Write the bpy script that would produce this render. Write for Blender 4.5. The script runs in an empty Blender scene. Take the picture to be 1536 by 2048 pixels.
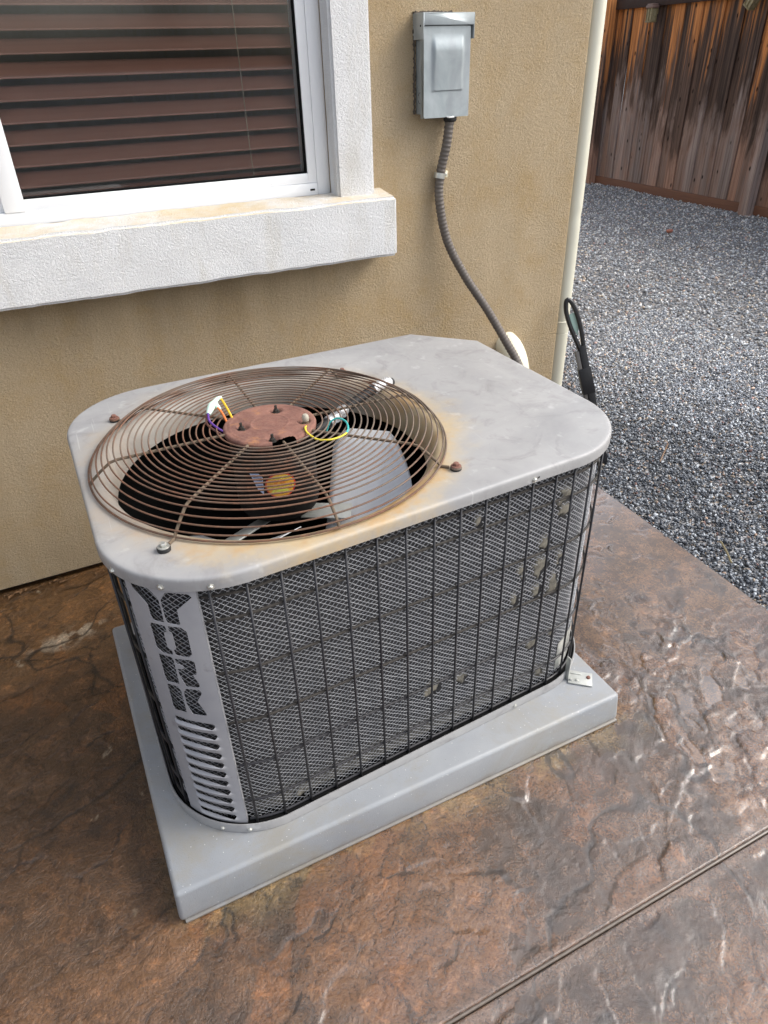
import bpy, bmesh, math, random
import numpy as np
from mathutils import Vector, Matrix
from mathutils.geometry import delaunay_2d_cdt

S = bpy.context.scene
COL = S.collection
rnd = random.Random(7)
R = math.radians

# ------------------------------------------------------------------ camera, sky, sun, exposure
cam_d = bpy.data.cameras.new('camera')
cam = bpy.data.objects.new('camera', cam_d); COL.objects.link(cam)
cam_d.sensor_fit = 'HORIZONTAL'; cam_d.sensor_width = 36.0
cam_d.lens = 36.0 * 1390.67 / 1536.0
cam_d.clip_start = 0.05; cam_d.clip_end = 900
cr = Vector((0.8978751, -0.4394219, -0.0269934)); cu = Vector((0.2606226, 0.4811151, 0.8370210)); cf = Vector((0.3548184, 0.7585754, -0.5465046))
cam.matrix_world = Matrix(((cr.x, cu.x, -cf.x, 0.0), (cr.y, cu.y, -cf.y, -2.0255), (cr.z, cu.z, -cf.z, 1.36), (0, 0, 0, 1)))
S.camera = cam

SUN = Vector((0.95, -0.38, 0.95)).normalized()
EXPOSURE = 0.80
W = bpy.data.worlds.new('World'); S.world = W; W.use_nodes = True
wn = W.node_tree; wn.nodes.clear()
sky = wn.nodes.new('ShaderNodeTexSky'); sky.sky_type = 'NISHITA'; sky.sun_disc = False
sky.sun_elevation = math.asin(SUN.z); sky.sun_rotation = math.atan2(SUN.x, SUN.y)
sky.air_density = 1.0; sky.dust_density = 4.0; sky.ozone_density = 1.0
hs = wn.nodes.new('ShaderNodeHueSaturation'); hs.inputs['Saturation'].default_value = 0.42
bg = wn.nodes.new('ShaderNodeBackground'); bg.inputs['Strength'].default_value = 0.15
wo = wn.nodes.new('ShaderNodeOutputWorld')
wtc = wn.nodes.new('ShaderNodeTexCoord'); wno = wn.nodes.new('ShaderNodeTexNoise'); wno.inputs['Scale'].default_value = 3.4; wno.inputs['Detail'].default_value = 5; wno.inputs['Roughness'].default_value = .55
wmr = wn.nodes.new('ShaderNodeMapRange'); wmr.inputs[1].default_value = .36; wmr.inputs[2].default_value = .64; wmr.inputs[3].default_value = .55; wmr.inputs[4].default_value = 2.1
wmx = wn.nodes.new('ShaderNodeMix'); wmx.data_type = 'RGBA'; wmx.blend_type = 'MULTIPLY'; wmx.inputs[0].default_value = 1.0      # thin broken cloud all over the sky
wn.links.new(wtc.outputs['Generated'], wno.inputs['Vector']); wn.links.new(wno.outputs['Fac'], wmr.inputs[0])
wn.links.new(sky.outputs[0], hs.inputs['Color']); wn.links.new(hs.outputs[0], wmx.inputs[6]); wn.links.new(wmr.outputs[0], wmx.inputs[7]); wn.links.new(wmx.outputs[2], bg.inputs[0]); wn.links.new(bg.outputs[0], wo.inputs[0])
sd = bpy.data.lights.new('sun', 'SUN'); sd.energy = 1.0; sd.angle = R(20); sd.color = (1.0, 0.955, 0.88)
so = bpy.data.objects.new('sun', sd); COL.objects.link(so); so.location = (3, -3, 6)
so.rotation_euler = SUN.to_track_quat('Z', 'Y').to_euler()
S.view_settings.view_transform = 'Standard'; S.view_settings.look = 'None'
S.view_settings.gamma = 1; S.view_settings.exposure = EXPOSURE; S.view_settings.use_curve_mapping = False
S.render.engine = 'CYCLES'
S.cycles.use_denoising = True
S.cycles.max_bounces = 6; S.cycles.diffuse_bounces = 3; S.cycles.glossy_bounces = 3; S.cycles.transparent_max_bounces = 12

# ------------------------------------------------------------------ materials
class N:
    """small node-graph writer"""
    def __init__(self, name):
        self.m = bpy.data.materials.new(name); self.m.use_nodes = True
        self.t = self.m.node_tree; self.t.nodes.clear()
        self.out = self.t.nodes.new('ShaderNodeOutputMaterial')
        self.p = self.t.nodes.new('ShaderNodeBsdfPrincipled')
        self.t.links.new(self.p.outputs[0], self.out.inputs[0])
        self._tc = None
    def n(self, kind, **kw):
        x = self.t.nodes.new('ShaderNode' + kind)
        for k, v in kw.items(): setattr(x, k, v)
        return x
    def put(self, sock, v):
        if isinstance(v, bpy.types.NodeSocket): self.t.links.new(v, sock)
        else:
            if isinstance(v, (tuple, list)) and len(v) == 3 and sock.type == 'RGBA': v = (*v, 1)
            sock.default_value = v
    def obj(self):
        if not self._tc: self._tc = self.n('TexCoord')
        return self._tc.outputs['Object']
    def rand(self): return self.n('ObjectInfo').outputs['Random']
    def mapping(self, scale=(1, 1, 1), loc=(0, 0, 0), vec=None, rot=(0, 0, 0)):
        m = self.n('Mapping'); self.put(m.inputs[0], vec or self.obj()); self.put(m.inputs['Scale'], scale); self.put(m.inputs['Location'], loc); self.put(m.inputs['Rotation'], rot)
        return m.outputs[0]
    def noise(self, scale, detail=4, rough=.55, vec=None, dist=0, dim=None, w=None):
        x = self.n('TexNoise')
        if w is not None: x.noise_dimensions = '4D'; self.put(x.inputs['W'], w)
        self.put(x.inputs['Vector'], vec or self.obj()); self.put(x.inputs['Scale'], scale); self.put(x.inputs['Detail'], detail)
        self.put(x.inputs['Roughness'], rough); self.put(x.inputs['Distortion'], dist)
        return x.outputs['Fac']
    def vor(self, scale, vec=None, feature='F1', out='Distance', rnd_=1):
        x = self.n('TexVoronoi', feature=feature); self.put(x.inputs['Vector'], vec or self.obj()); self.put(x.inputs['Scale'], scale); self.put(x.inputs['Randomness'], rnd_)
        return x.outputs[out]
    def ramp(self, f, stops, interp='LINEAR'):
        x = self.n('ValToRGB'); e = x.color_ramp; e.interpolation = interp
        while len(e.elements) < len(stops): e.elements.new(0.5)
        for el, (p, c) in zip(e.elements, stops):
            el.position = p
            c = (c, c, c) if not isinstance(c, (tuple, list)) else c
            el.color = (*c, 1)
        self.put(x.inputs[0], f); return x.outputs[0]
    def mix(self, f, a, b, mode='MIX'):
        x = self.n('Mix', data_type='RGBA', blend_type=mode); self.put(x.inputs[0], f); self.put(x.inputs[6], a); self.put(x.inputs[7], b); return x.outputs[2]
    def math(self, op, a, b=0.0, c=None):
        x = self.n('Math', operation=op); self.put(x.inputs[0], a); self.put(x.inputs[1], b)
        if c is not None: self.put(x.inputs[2], c)
        return x.outputs[0]
    def remap(self, v, a, b, c=0.0, d=1.0):
        x = self.n('MapRange', interpolation_type='SMOOTHSTEP'); self.put(x.inputs[0], v)
        for i, q in enumerate((a, b, c, d)): self.put(x.inputs[i + 1], q)
        return x.outputs[0]
    def sep(self, v=None):
        x = self.n('SeparateXYZ'); self.put(x.inputs[0], v or self.obj()); return x.outputs
    def attr(self, name, out='Color'):
        x = self.n('Attribute', attribute_name=name); return x.outputs[out]
    def bump(self, h, strength=.5, dist=.002, prev=None):
        x = self.n('Bump'); self.put(x.inputs['Strength'], strength); self.put(x.inputs['Distance'], dist); self.put(x.inputs['Height'], h)
        if prev is not None: self.put(x.inputs['Normal'], prev)
        return x.outputs[0]
    def set(self, color=None, rough=None, metal=None, normal=None, spec=None, coat=None, coat_rough=None):
        for k, v in (('Base Color', color), ('Roughness', rough), ('Metallic', metal), ('Normal', normal), ('Specular IOR Level', spec), ('Coat Weight', coat), ('Coat Roughness', coat_rough)):
            if v is not None: self.put(self.p.inputs[k], v)
        return self.m

def plain(name, color, rough=.5, metal=0.0, vary=.18, scale=40, bump=0.0):
    g = N(name)
    f = g.noise(scale, 4, .6)
    c = g.mix(f, tuple(x * (1 - vary) for x in color), tuple(min(1, x * (1 + vary)) for x in color))
    nrm = g.bump(g.noise(scale * 6, 3), .3, bump) if bump else None
    return g.set(c, g.ramp(f, [(.3, max(0, rough - .08)), (.7, min(1, rough + .08))]), metal, nrm)

MAT = {}
def build_materials():
    # tan sand-finish stucco
    g = N('tan_stucco')
    warp = g.mapping((1, 1, 1))
    n1 = g.noise(105, 8, .80, dist=.2); v1 = g.vor(185); n2 = g.noise(330, 4, .7)
    hgt = g.math('ADD', g.math('ADD', g.math('MULTIPLY', g.ramp(n1, [(.34, 0), (.66, 1)]), 1.1), g.math('MULTIPLY', v1, -.50)), g.math('MULTIPLY', n2, .7))
    big = g.noise(2.2, 4, .6); mid = g.noise(9, 5, .65); drip = g.noise(1, 4, .6, vec=g.mapping((7, 7, .8)))
    c = g.mix(g.ramp(big, [(.3, 0), (.7, 1)]), (.625, .480, .300), (.715, .570, .380))
    c = g.mix(g.math('MULTIPLY', g.ramp(mid, [(.5, 0), (.75, 1)]), .35), c, (.62, .52, .37))
    s = g.sep()
    low = g.math('MULTIPLY', g.math('MULTIPLY', g.remap(s[2], .60, .84, .25, 1.0), g.remap(s[2], .90, .87, 0, 1)), g.remap(s[0], 1.03, .95, .25, 1))      # dribbles under the sill
    c = g.mix(g.math('MULTIPLY', g.math('MULTIPLY', g.ramp(drip, [(.42, 0), (.64, 1)]), g.math('ADD', .10, g.math('MULTIPLY', low, .42))), 1.0), c, (.33, .245, .145))
    c = g.mix(g.math('MULTIPLY', g.ramp(g.noise(5.5, 6, .72), [(.47, 0), (.66, 1)]), .55), c, (.60, .41, .19))
    c = g.mix(g.math('MULTIPLY', g.ramp(n2, [(.36, 1), (.52, 0)]), .60), c, (.38, .28, .165)); c = g.mix(g.math('MULTIPLY', g.ramp(n1, [(.54, 0), (.68, 1)]), .45), c, (.80, .67, .47))
    MAT['stucco'] = g.set(c, .93, 0, g.bump(hgt, 1.0, .0058), .25)
    # white painted stucco trim
    g = N('white_stucco')
    n1 = g.noise(190, 4, .65, dist=.8); n2 = g.noise(480, 2, .6)
    hgt = g.math('ADD', g.ramp(n1, [(.35, 0), (.66, 1)]), g.math('MULTIPLY', n2, .3))
    geo = g.n('NewGeometry'); up = g.sep(geo.outputs['Normal'])[2]
    st = g.math('MULTIPLY', g.ramp(g.noise(7, 5, .7), [(.35, .15), (.75, 1)]), g.remap(up, .45, .90, 0.04, 1.0))
    c = g.mix(g.noise(12, 3), (.66, .67, .68), (.72, .72, .72))
    c = g.mix(st, c, (.60, .44, .20)); dr = g.noise(1, 5, .65, vec=g.mapping((16, 16, 3.0)))
    c = g.mix(g.math('MULTIPLY', g.ramp(dr, [(.50, 0), (.74, 1)]), .42), c, (.50, .46, .37))
    MAT['trim'] = g.set(c, .85, 0, g.bump(hgt, .8, .0024), .3)
    MAT['vinyl'] = plain('white_vinyl', (.80, .81, .82), .35, vary=.02, scale=6)
    MAT['gap'] = plain('dark_gap', (.010, .009, .008), .9)
    # window glass
    g = N('window_glass')
    tr = g.n('BsdfTransparent'); tr.inputs[0].default_value = (.93, .95, .94, 1)
    gl = g.n('BsdfGlossy'); gl.inputs['Roughness'].default_value = .01
    fr = g.n('Fresnel'); fr.inputs[0].default_value = 1.5
    ms = g.n('MixShader'); g.t.links.new(fr.outputs[0], ms.inputs[0]); g.t.links.new(tr.outputs[0], ms.inputs[1]); g.t.links.new(gl.outputs[0], ms.inputs[2])
    g.t.links.new(ms.outputs[0], g.out.inputs[0]); MAT['glass'] = g.m
    # blind slats
    g = N('brown_blind')
    gr = g.noise(1, 5, .6, vec=g.mapping((1.2, 60, 60)))
    MAT['blind'] = g.set(g.mix(gr, (.370, .148, .104), (.500, .240, .175)), g.ramp(gr, [(.3, .33), (.7, .46)]), 0, None, .5)
    MAT['cord'] = plain('tan_cord', (.42, .34, .25), .8)
    # painted sheet steel, weathered, with rust bleed round the fan opening
    def steel(name, stain):
        g = N(name)
        a = g.noise(3.2, 5, .62, dist=.8); b = g.noise(11, 5, .7, dist=1.2); d = g.noise(60, 4, .7)
        c = g.mix(g.ramp(a, [(.33, 0), (.66, 1)]), (.262, .262, .266), (.345, .343, .341))
        c = g.mix(g.math('MULTIPLY', g.ramp(b, [(.52, 0), (.68, 1)]), .70), c, (.215, .208, .210))
        c = g.mix(g.math('MULTIPLY', g.ramp(g.noise(26, 3, .6), [(.62, 0), (.72, 1)]), .35), c, (.55, .55, .55))
        scr = g.noise(1, 2, .5, vec=g.mapping((140, 5, 5), rot=(0, 0, .6)))
        c = g.mix(g.math('MULTIPLY', g.ramp(scr, [(.70, 0), (.76, 1)]), .35), c, (.5, .5, .5))
        if stain:
            s = g.sep()
            dx = g.math('SUBTRACT', s[0], .327); dy = g.math('SUBTRACT', s[1], -.812)
            rr = g.math('SQRT', g.math('ADD', g.math('MULTIPLY', dx, dx), g.math('MULTIPLY', dy, dy)))
            jag = g.math('ADD', g.math('MULTIPLY', g.math('SUBTRACT', g.noise(5, 5, .7), .5), .20), g.math('MULTIPLY', g.math('SUBTRACT', g.noise(28, 4, .7), .5), .06))
            rj = g.math('ADD', rr, jag)
            front = g.remap(g.math('SUBTRACT', g.math('MULTIPLY', dx, .75), dy), -.15, .30, .22, 1.0)
            band = g.math('MULTIPLY', g.remap(rj, .43, .335, 0, 1), front)
            c = g.mix(g.math('MULTIPLY', band, .92), c, (.46, .36, .215))
            band2 = g.math('MULTIPLY', g.math('MULTIPLY', g.remap(rj, .385, .345, 0, 1), front), g.ramp(g.noise(9, 4, .7), [(.40, 0), (.62, 1)]))
            c = g.mix(g.math('MULTIPLY', band2, .75), c, (.40, .22, .075))
        return g.set(c, g.ramp(d, [(.3, .40), (.7, .55)]), .0, g.bump(g.noise(4, 2), .15, .004), .45)
    MAT['cap'] = steel('weathered_grey_steel', True)
    MAT['steel'] = steel('grey_painted_steel', False)
    # panel paint, darker blue grey
    g = N('panel_paint')
    a = g.noise(6, 5, .65, dist=.6); b = g.noise(24, 4, .6)
    c = g.mix(g.ramp(a, [(.35, 0), (.65, 1)]), (.290, .295, .318), (.350, .352, .368))
    c = g.mix(g.math('MULTIPLY', g.ramp(b, [(.63, 0), (.70, 1)]), .5), c, (.20, .195, .20))
    MAT['panel'] = g.set(c, .5, 0, None, .45)
    # rust
    def rust(name, c0, c1, c2, sc=60, worn=None):
        g = N(name)
        a = g.noise(sc, 5, .7); b = g.noise(sc * 4, 4, .7)
        c = g.mix(g.ramp(a, [(.35, 0), (.62, 1)]), c0, c1); c = g.mix(g.ramp(b, [(.55, 0), (.75, 1)]), c, c2)
        if worn: c = g.mix(g.ramp(g.noise(4.5, 5, .7), [(.46, 0), (.58, .85)]), c, worn)
        return g.set(c, .82, 0, g.bump(b, .7, .0012), .25)
    MAT['rust_wire'] = rust('rusty_wire', (.105, .066, .047), (.175, .088, .056), (.24, .125, .075), 22, (.150, .122, .098))
    MAT['rust_spoke'] = rust('rusty_spoke', (.105, .082, .058), (.160, .118, .082), (.18, .105, .06), 25)
    g = N('rusty_plate')
    a = g.noise(18, 6, .7, dist=.7); b = g.noise(160, 4, .7)
    c = g.mix(g.ramp(a, [(.35, 0), (.6, 1)]), (.135, .064, .053), (.235, .115, .088)); c = g.mix(g.ramp(g.noise(30, 4, .7), [(.56, 0), (.72, 1)]), c, (.36, .17, .08))
    c = g.mix(g.math('MULTIPLY', g.ramp(b, [(.4, 0), (.7, 1)]), .4), c, (.26, .16, .125))
    MAT['rust_plate'] = g.set(c, .85, 0, g.bump(b, .6, .001), .2)
    MAT['black_wire'] = plain('black_coated_wire', (.018, .018, .022), .5, vary=.4, scale=30)
    MAT['dusty_wire'] = plain('dusty_coated_wire', (.026, .022, .018), .65, vary=.5, scale=18)
    MAT['mesh'] = plain('aluminium_lattice', (.37, .38, .40), .42, .30, vary=.22, scale=30)
    # coil
    g = N('finned_coil')
    dirt = g.attr('dirt', 'Fac')
    fin = g.n('TexWave', wave_type='BANDS', bands_direction='X'); g.put(fin.inputs['Vector'], g.attr('uv3', 'Vector')); g.put(fin.inputs['Scale'], 110); g.put(fin.inputs['Distortion'], 1.5); g.put(fin.inputs['Detail'], 1)
    base = g.mix(g.noise(14, 4, .6), (.018, .018, .020), (.045, .045, .048))
    base = g.mix(g.math('MULTIPLY', fin.outputs['Fac'], .5), base, (.075, .075, .08))
    dc = g.mix(g.ramp(g.noise(70, 4, .7), [(.35, 0), (.65, 1)]), (.13, .122, .102), (.27, .25, .205))
    c = g.mix(dirt, base, dc)
    MAT['coil'] = g.set(c, .6, 0, g.bump(fin.outputs['Fac'], .5, .002), .4)
    MAT['dark'] = plain('inner_steel_and_shade', (.006, .006, .006), .85); MAT['dark'].node_tree.nodes['Principled BSDF'].inputs['Specular IOR Level'].default_value = .1  # near-black, also stands for the shade inside the cabinet
    g = N('blade_metal')
    brush = g.noise(1, 3, .6, vec=g.mapping((180, 6, 6), rot=(0, 0, .5)))
    MAT['blade'] = g.set(g.mix(brush, (.60, .61, .63), (.68, .69, .71)), g.ramp(brush, [(.3, .38), (.7, .5)]), .25)
    MAT['zinc'] = plain('zinc_bolt', (.52, .52, .48), .35, .7, vary=.2, scale=200)
    MAT['galv'] = plain('galvanised_bracket', (.46, .47, .44), .42, .4, vary=.2, scale=50)
    MAT['rubber'] = plain('black_rubber', (.012, .012, .013), .6)
    MAT['tape'] = plain('silver_tape', (.62, .63, .65), .3, .5, vary=.3, scale=120, bump=.002)
    MAT['motor'] = plain('motor_shell', (.010, .008, .007), .75, vary=.4, scale=25); MAT['motor'].node_tree.nodes['Principled BSDF'].inputs['Specular IOR Level'].default_value = .2
    # galvanised grey box with brushed smears
    g = N('grey_box')
    a = g.noise(9, 5, .65, dist=1.0); b = g.noise(1, 4, .6, vec=g.mapping((14, 14, 4)))
    c = g.mix(g.ramp(a, [(.35, 0), (.65, 1)]), (.285, .325, .340), (.385, .425, .440)); c = g.mix(g.math('MULTIPLY', g.ramp(b, [(.5, 0), (.72, 1)]), .6), c, (.235, .245, .26))
    MAT['box'] = g.set(c, g.ramp(a, [(.3, .30), (.7, .46)]), .25, None, .5)
    MAT['conduit'] = plain('grey_conduit', (.115, .098, .084), .6, vary=.25, scale=20)
    MAT['cream'] = plain('cream_paint', (.62, .60, .49), .4, vary=.04, scale=9)
    MAT['cream_bright'] = plain('cream_plastic', (.74, .70, .54), .45, vary=.06, scale=14)
    MAT['caulk'] = plain('old_black_caulk', (.085, .068, .052), .9, vary=.5, scale=90, bump=.006)
    # equipment pad
    g = N('pad_grey')
    a = g.noise(5, 4, .6); sp = g.noise(420, 2, .5)
    c = g.mix(g.ramp(a, [(.3, 0), (.7, 1)]), (.225, .240, .260), (.285, .298, .312))
    c = g.mix(g.math('MULTIPLY', g.ramp(g.noise(3.2, 6, .78, dist=.5), [(.48, 0), (.66, 1)]), .60), c, (.245, .225, .180))
    c = g.mix(g.ramp(g.vor(90), [(.045, 1), (.065, 0)]), c, (.12, .12, .12))
    c = g.mix(g.ramp(g.vor(75, vec=g.mapping((1, 1, 1), (3.3, 1.7, 0))), [(.05, 1), (.075, 0)]), c, (.62, .62, .62))
    pz = g.sep()[2]; c = g.mix(g.math('MULTIPLY', g.remap(g.math('ADD', pz, g.math('MULTIPLY', g.math('SUBTRACT', g.noise(14, 5, .7), .5), .05)), .022, .002), .55), c, (.17, .135, .09))      # splash dirt at the foot
    MAT['pad'] = g.set(c, g.ramp(sp, [(.35, .36), (.65, .54)]), 0, g.bump(sp, .35, .0012), .5)
    # stamped concrete
    g = N('stamped_concrete')
    c = g.attr('col'); wet = g.attr('wet', 'Fac'); pud = g.attr('puddle', 'Fac')
    fine = g.noise(170, 6, .75); fine2 = g.noise(45, 6, .72, dist=.5)
    mid = g.noise(16, 8, .78, dist=.6); mid2 = g.noise(30, 8, .8, dist=.4)
    c = g.mix(g.math('MULTIPLY', g.ramp(mid, [(.38, 1), (.52, 0)]), .80), c, g.mix(1.0, c, (.42, .42, .44), 'MULTIPLY'))
    c = g.mix(g.math('MULTIPLY', g.ramp(mid2, [(.52, 0), (.62, 1)]), .75), c, g.mix(1.0, c, (1.9, 1.8, 1.75), 'MULTIPLY'))
    c = g.mix(g.math('MULTIPLY', g.ramp(fine, [(.40, 1), (.54, 0)]), .75), c, g.mix(1.0, c, (.42, .38, .36), 'MULTIPLY'))
    c = g.mix(g.math('MULTIPLY', g.ramp(fine2, [(.50, 0), (.70, 1)]), .42), c, g.mix(1.0, c, (1.75, 1.7, 1.65), 'MULTIPLY'))
    rg = g.mix(wet, g.ramp(fine2, [(.3, .28), (.7, .46)]), g.ramp(fine2, [(.3, .09), (.7, .22)]))
    rg = g.mix(pud, rg, (.035, .035, .035))
    bm = g.bump(g.math('ADD', g.math('ADD', fine, g.math('MULTIPLY', mid, 2.6)), g.math('MULTIPLY', fine2, 1.8)), g.math('SUBTRACT', .70, g.math('MULTIPLY', pud, .68)), .0034)
    MAT['patio'] = g.set(c, rg, 0, bm, g.math('ADD', .5, g.math('MULTIPLY', wet, .4)), wet, g.math('ADD', .02, g.math('MULTIPLY', fine2, .08)))
    g.p.inputs['Coat IOR'].default_value = 1.6; cb = g.bump(g.math('ADD', g.math('MULTIPLY', mid, 2.0), fine2), g.math('SUBTRACT', .26, g.math('MULTIPLY', pud, .25)), .0022); g.put(g.p.inputs['Coat Normal'], cb)
    MAT['joint'] = plain('joint_filler', (.15, .125, .105), .22, vary=.4, scale=60)
    # gravel
    g = N('gravel_stone')
    c = g.attr('col'); f = g.noise(260, 3, .6)
    c = g.mix(g.math('MULTIPLY', f, .6), c, g.mix(1.0, c, (.55, .55, .55), 'MULTIPLY'))
    MAT['stone'] = g.set(c, .60, 0, g.bump(f, .3, .001), .5)
    g = N('gravel_ground')
    v = g.vor(95, out='Color'); s = g.sep(v)[0]
    c = g.ramp(s, [(.0, (.030, .032, .037)), (.4, (.09, .094, .100)), (.65, (.20, .205, .215)), (.85, (.40, .40, .41)), (1.0, (.22, .16, .10))])
    MAT['gravel_ground'] = g.set(c, .7, 0, g.bump(g.vor(95), .8, .008), .3)
    # fence wood
    g = N('weathered_fence')
    s = g.sep(); r = g.rand()
    off = g.n('CombineXYZ'); g.put(off.inputs[0], g.math('MULTIPLY', r, 37)); g.put(off.inputs[1], g.math('MULTIPLY', r, 91)); g.put(off.inputs[2], g.math('MULTIPLY', r, 53))
    va = g.n('VectorMath', operation='ADD'); g.put(va.inputs[0], g.obj()); g.put(va.inputs[1], off.outputs[0])
    grain = g.noise(1, 6, .65, vec=g.mapping((70, 70, 2.2), vec=va.outputs[0]), dist=.4)
    streak = g.noise(1, 4, .6, vec=g.mapping((26, 26, 1.3), vec=va.outputs[0]))
    patch = g.noise(1, 4, .6, vec=g.mapping((9, 9, 2.4), vec=va.outputs[0]))
    h = g.math('ADD', g.math('ADD', s[2], g.math('MULTIPLY', g.math('SUBTRACT', r, .55), .75)), g.math('MULTIPLY', g.math('SUBTRACT', streak, .5), 2.6)); r3 = g.math('FRACT', g.math('MULTIPLY', r, 7.13)); h2 = g.math('ADD', g.math('ADD', s[2], g.math('MULTIPLY', g.math('SUBTRACT', r3, .6), .7)), g.math('MULTIPLY', g.math('SUBTRACT', patch, .5), 1.6))
    st2 = g.noise(1, 5, .7, vec=g.mapping((38, 38, .9), vec=va.outputs[0])); sm = g.ramp(st2, [(.36, 0), (.64, 1)])
    grey = g.mix(grain, (.180, .160, .156), (.330, .298, .290)); grey = g.mix(g.ramp(r3, [(.35, 0), (.9, .75)]), grey, (.27, .175, .130)); grey = g.mix(sm, g.mix(1.0, grey, (.48, .45, .44), 'MULTIPLY'), grey); grey = g.mix(g.math('MULTIPLY', g.ramp(patch, [(.45, 0), (.7, 1)]), .6), grey, (.24, .145, .105))
    dark = g.mix(sm, (.026, .019, .017), g.mix(grain, (.06, .043, .036), (.14, .100, .082)))
    orange = g.mix(sm, (.16, .068, .026), g.mix(grain, (.36, .165, .058), (.50, .240, .090)))
    c = g.mix(g.remap(h2, .42, .86), grey, dark); c = g.mix(g.remap(h, 1.22, 1.70), c, orange)
    kn = g.vor(3.2, vec=g.mapping((3.2, 3.2, 1.5), vec=va.outputs[0]))
    c = g.mix(g.ramp(kn, [(.06, 1), (.13, 0)]), c, (.012, .008, .006))
    c = g.mix(1.0, c, g.mix(r, (1.05, .98, .95), (1.75, 1.58, 1.50)), 'MULTIPLY')
    MAT['fence'] = g.set(c, .8, 0, g.bump(grain, .6, .003), .25)
    g = N('rail_wood')
    grain = g.noise(1, 6, .65, vec=g.mapping((60, 2.2, 60)))
    MAT['kick'] = g.set(g.mix(grain, (.085, .036, .022), (.21, .10, .060)), .75, 0, g.bump(grain, .5, .003))
    MAT['rail'] = plain('dark_rail', (.030, .014, .010), .75, vary=.5, scale=15)
    MAT['rear_wood'] = MAT['fence']
    MAT['lamp_tan'] = plain('tan_plastic', (.20, .165, .085), .5, vary=.2)
    MAT['lamp_cap'] = plain('brown_plastic', (.16, .105, .09), .45, vary=.2)
    MAT['lamp_lens'] = plain('frosted_lens', (.26, .24, .15), .3, vary=.2)
    for k, v in dict(yellow=(.72, .58, .05), gold=(.70, .42, .02), teal=(.05, .42, .40), purple=(.10, .035, .24), orange=(.62, .16, .035), brown=(.10, .04, .03), mint=(.58, .78, .66), red=(.55, .05, .03), sticker=(.70, .34, .04), lime=(.62, .62, .10), blue_paper=(.42, .50, .68), black=(.012, .012, .014), grey_strip=(.14, .13, .12), green_pale=(.28, .42, .34), ink=(.05, .06, .10), white=(.75, .76, .74), leaf=(.16, .09, .045), brick=(.34, .13, .085), acorn=(.40, .37, .30)).items():
        MAT[k] = plain(k + '_surface', v, .45, vary=.08)
build_materials()

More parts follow.
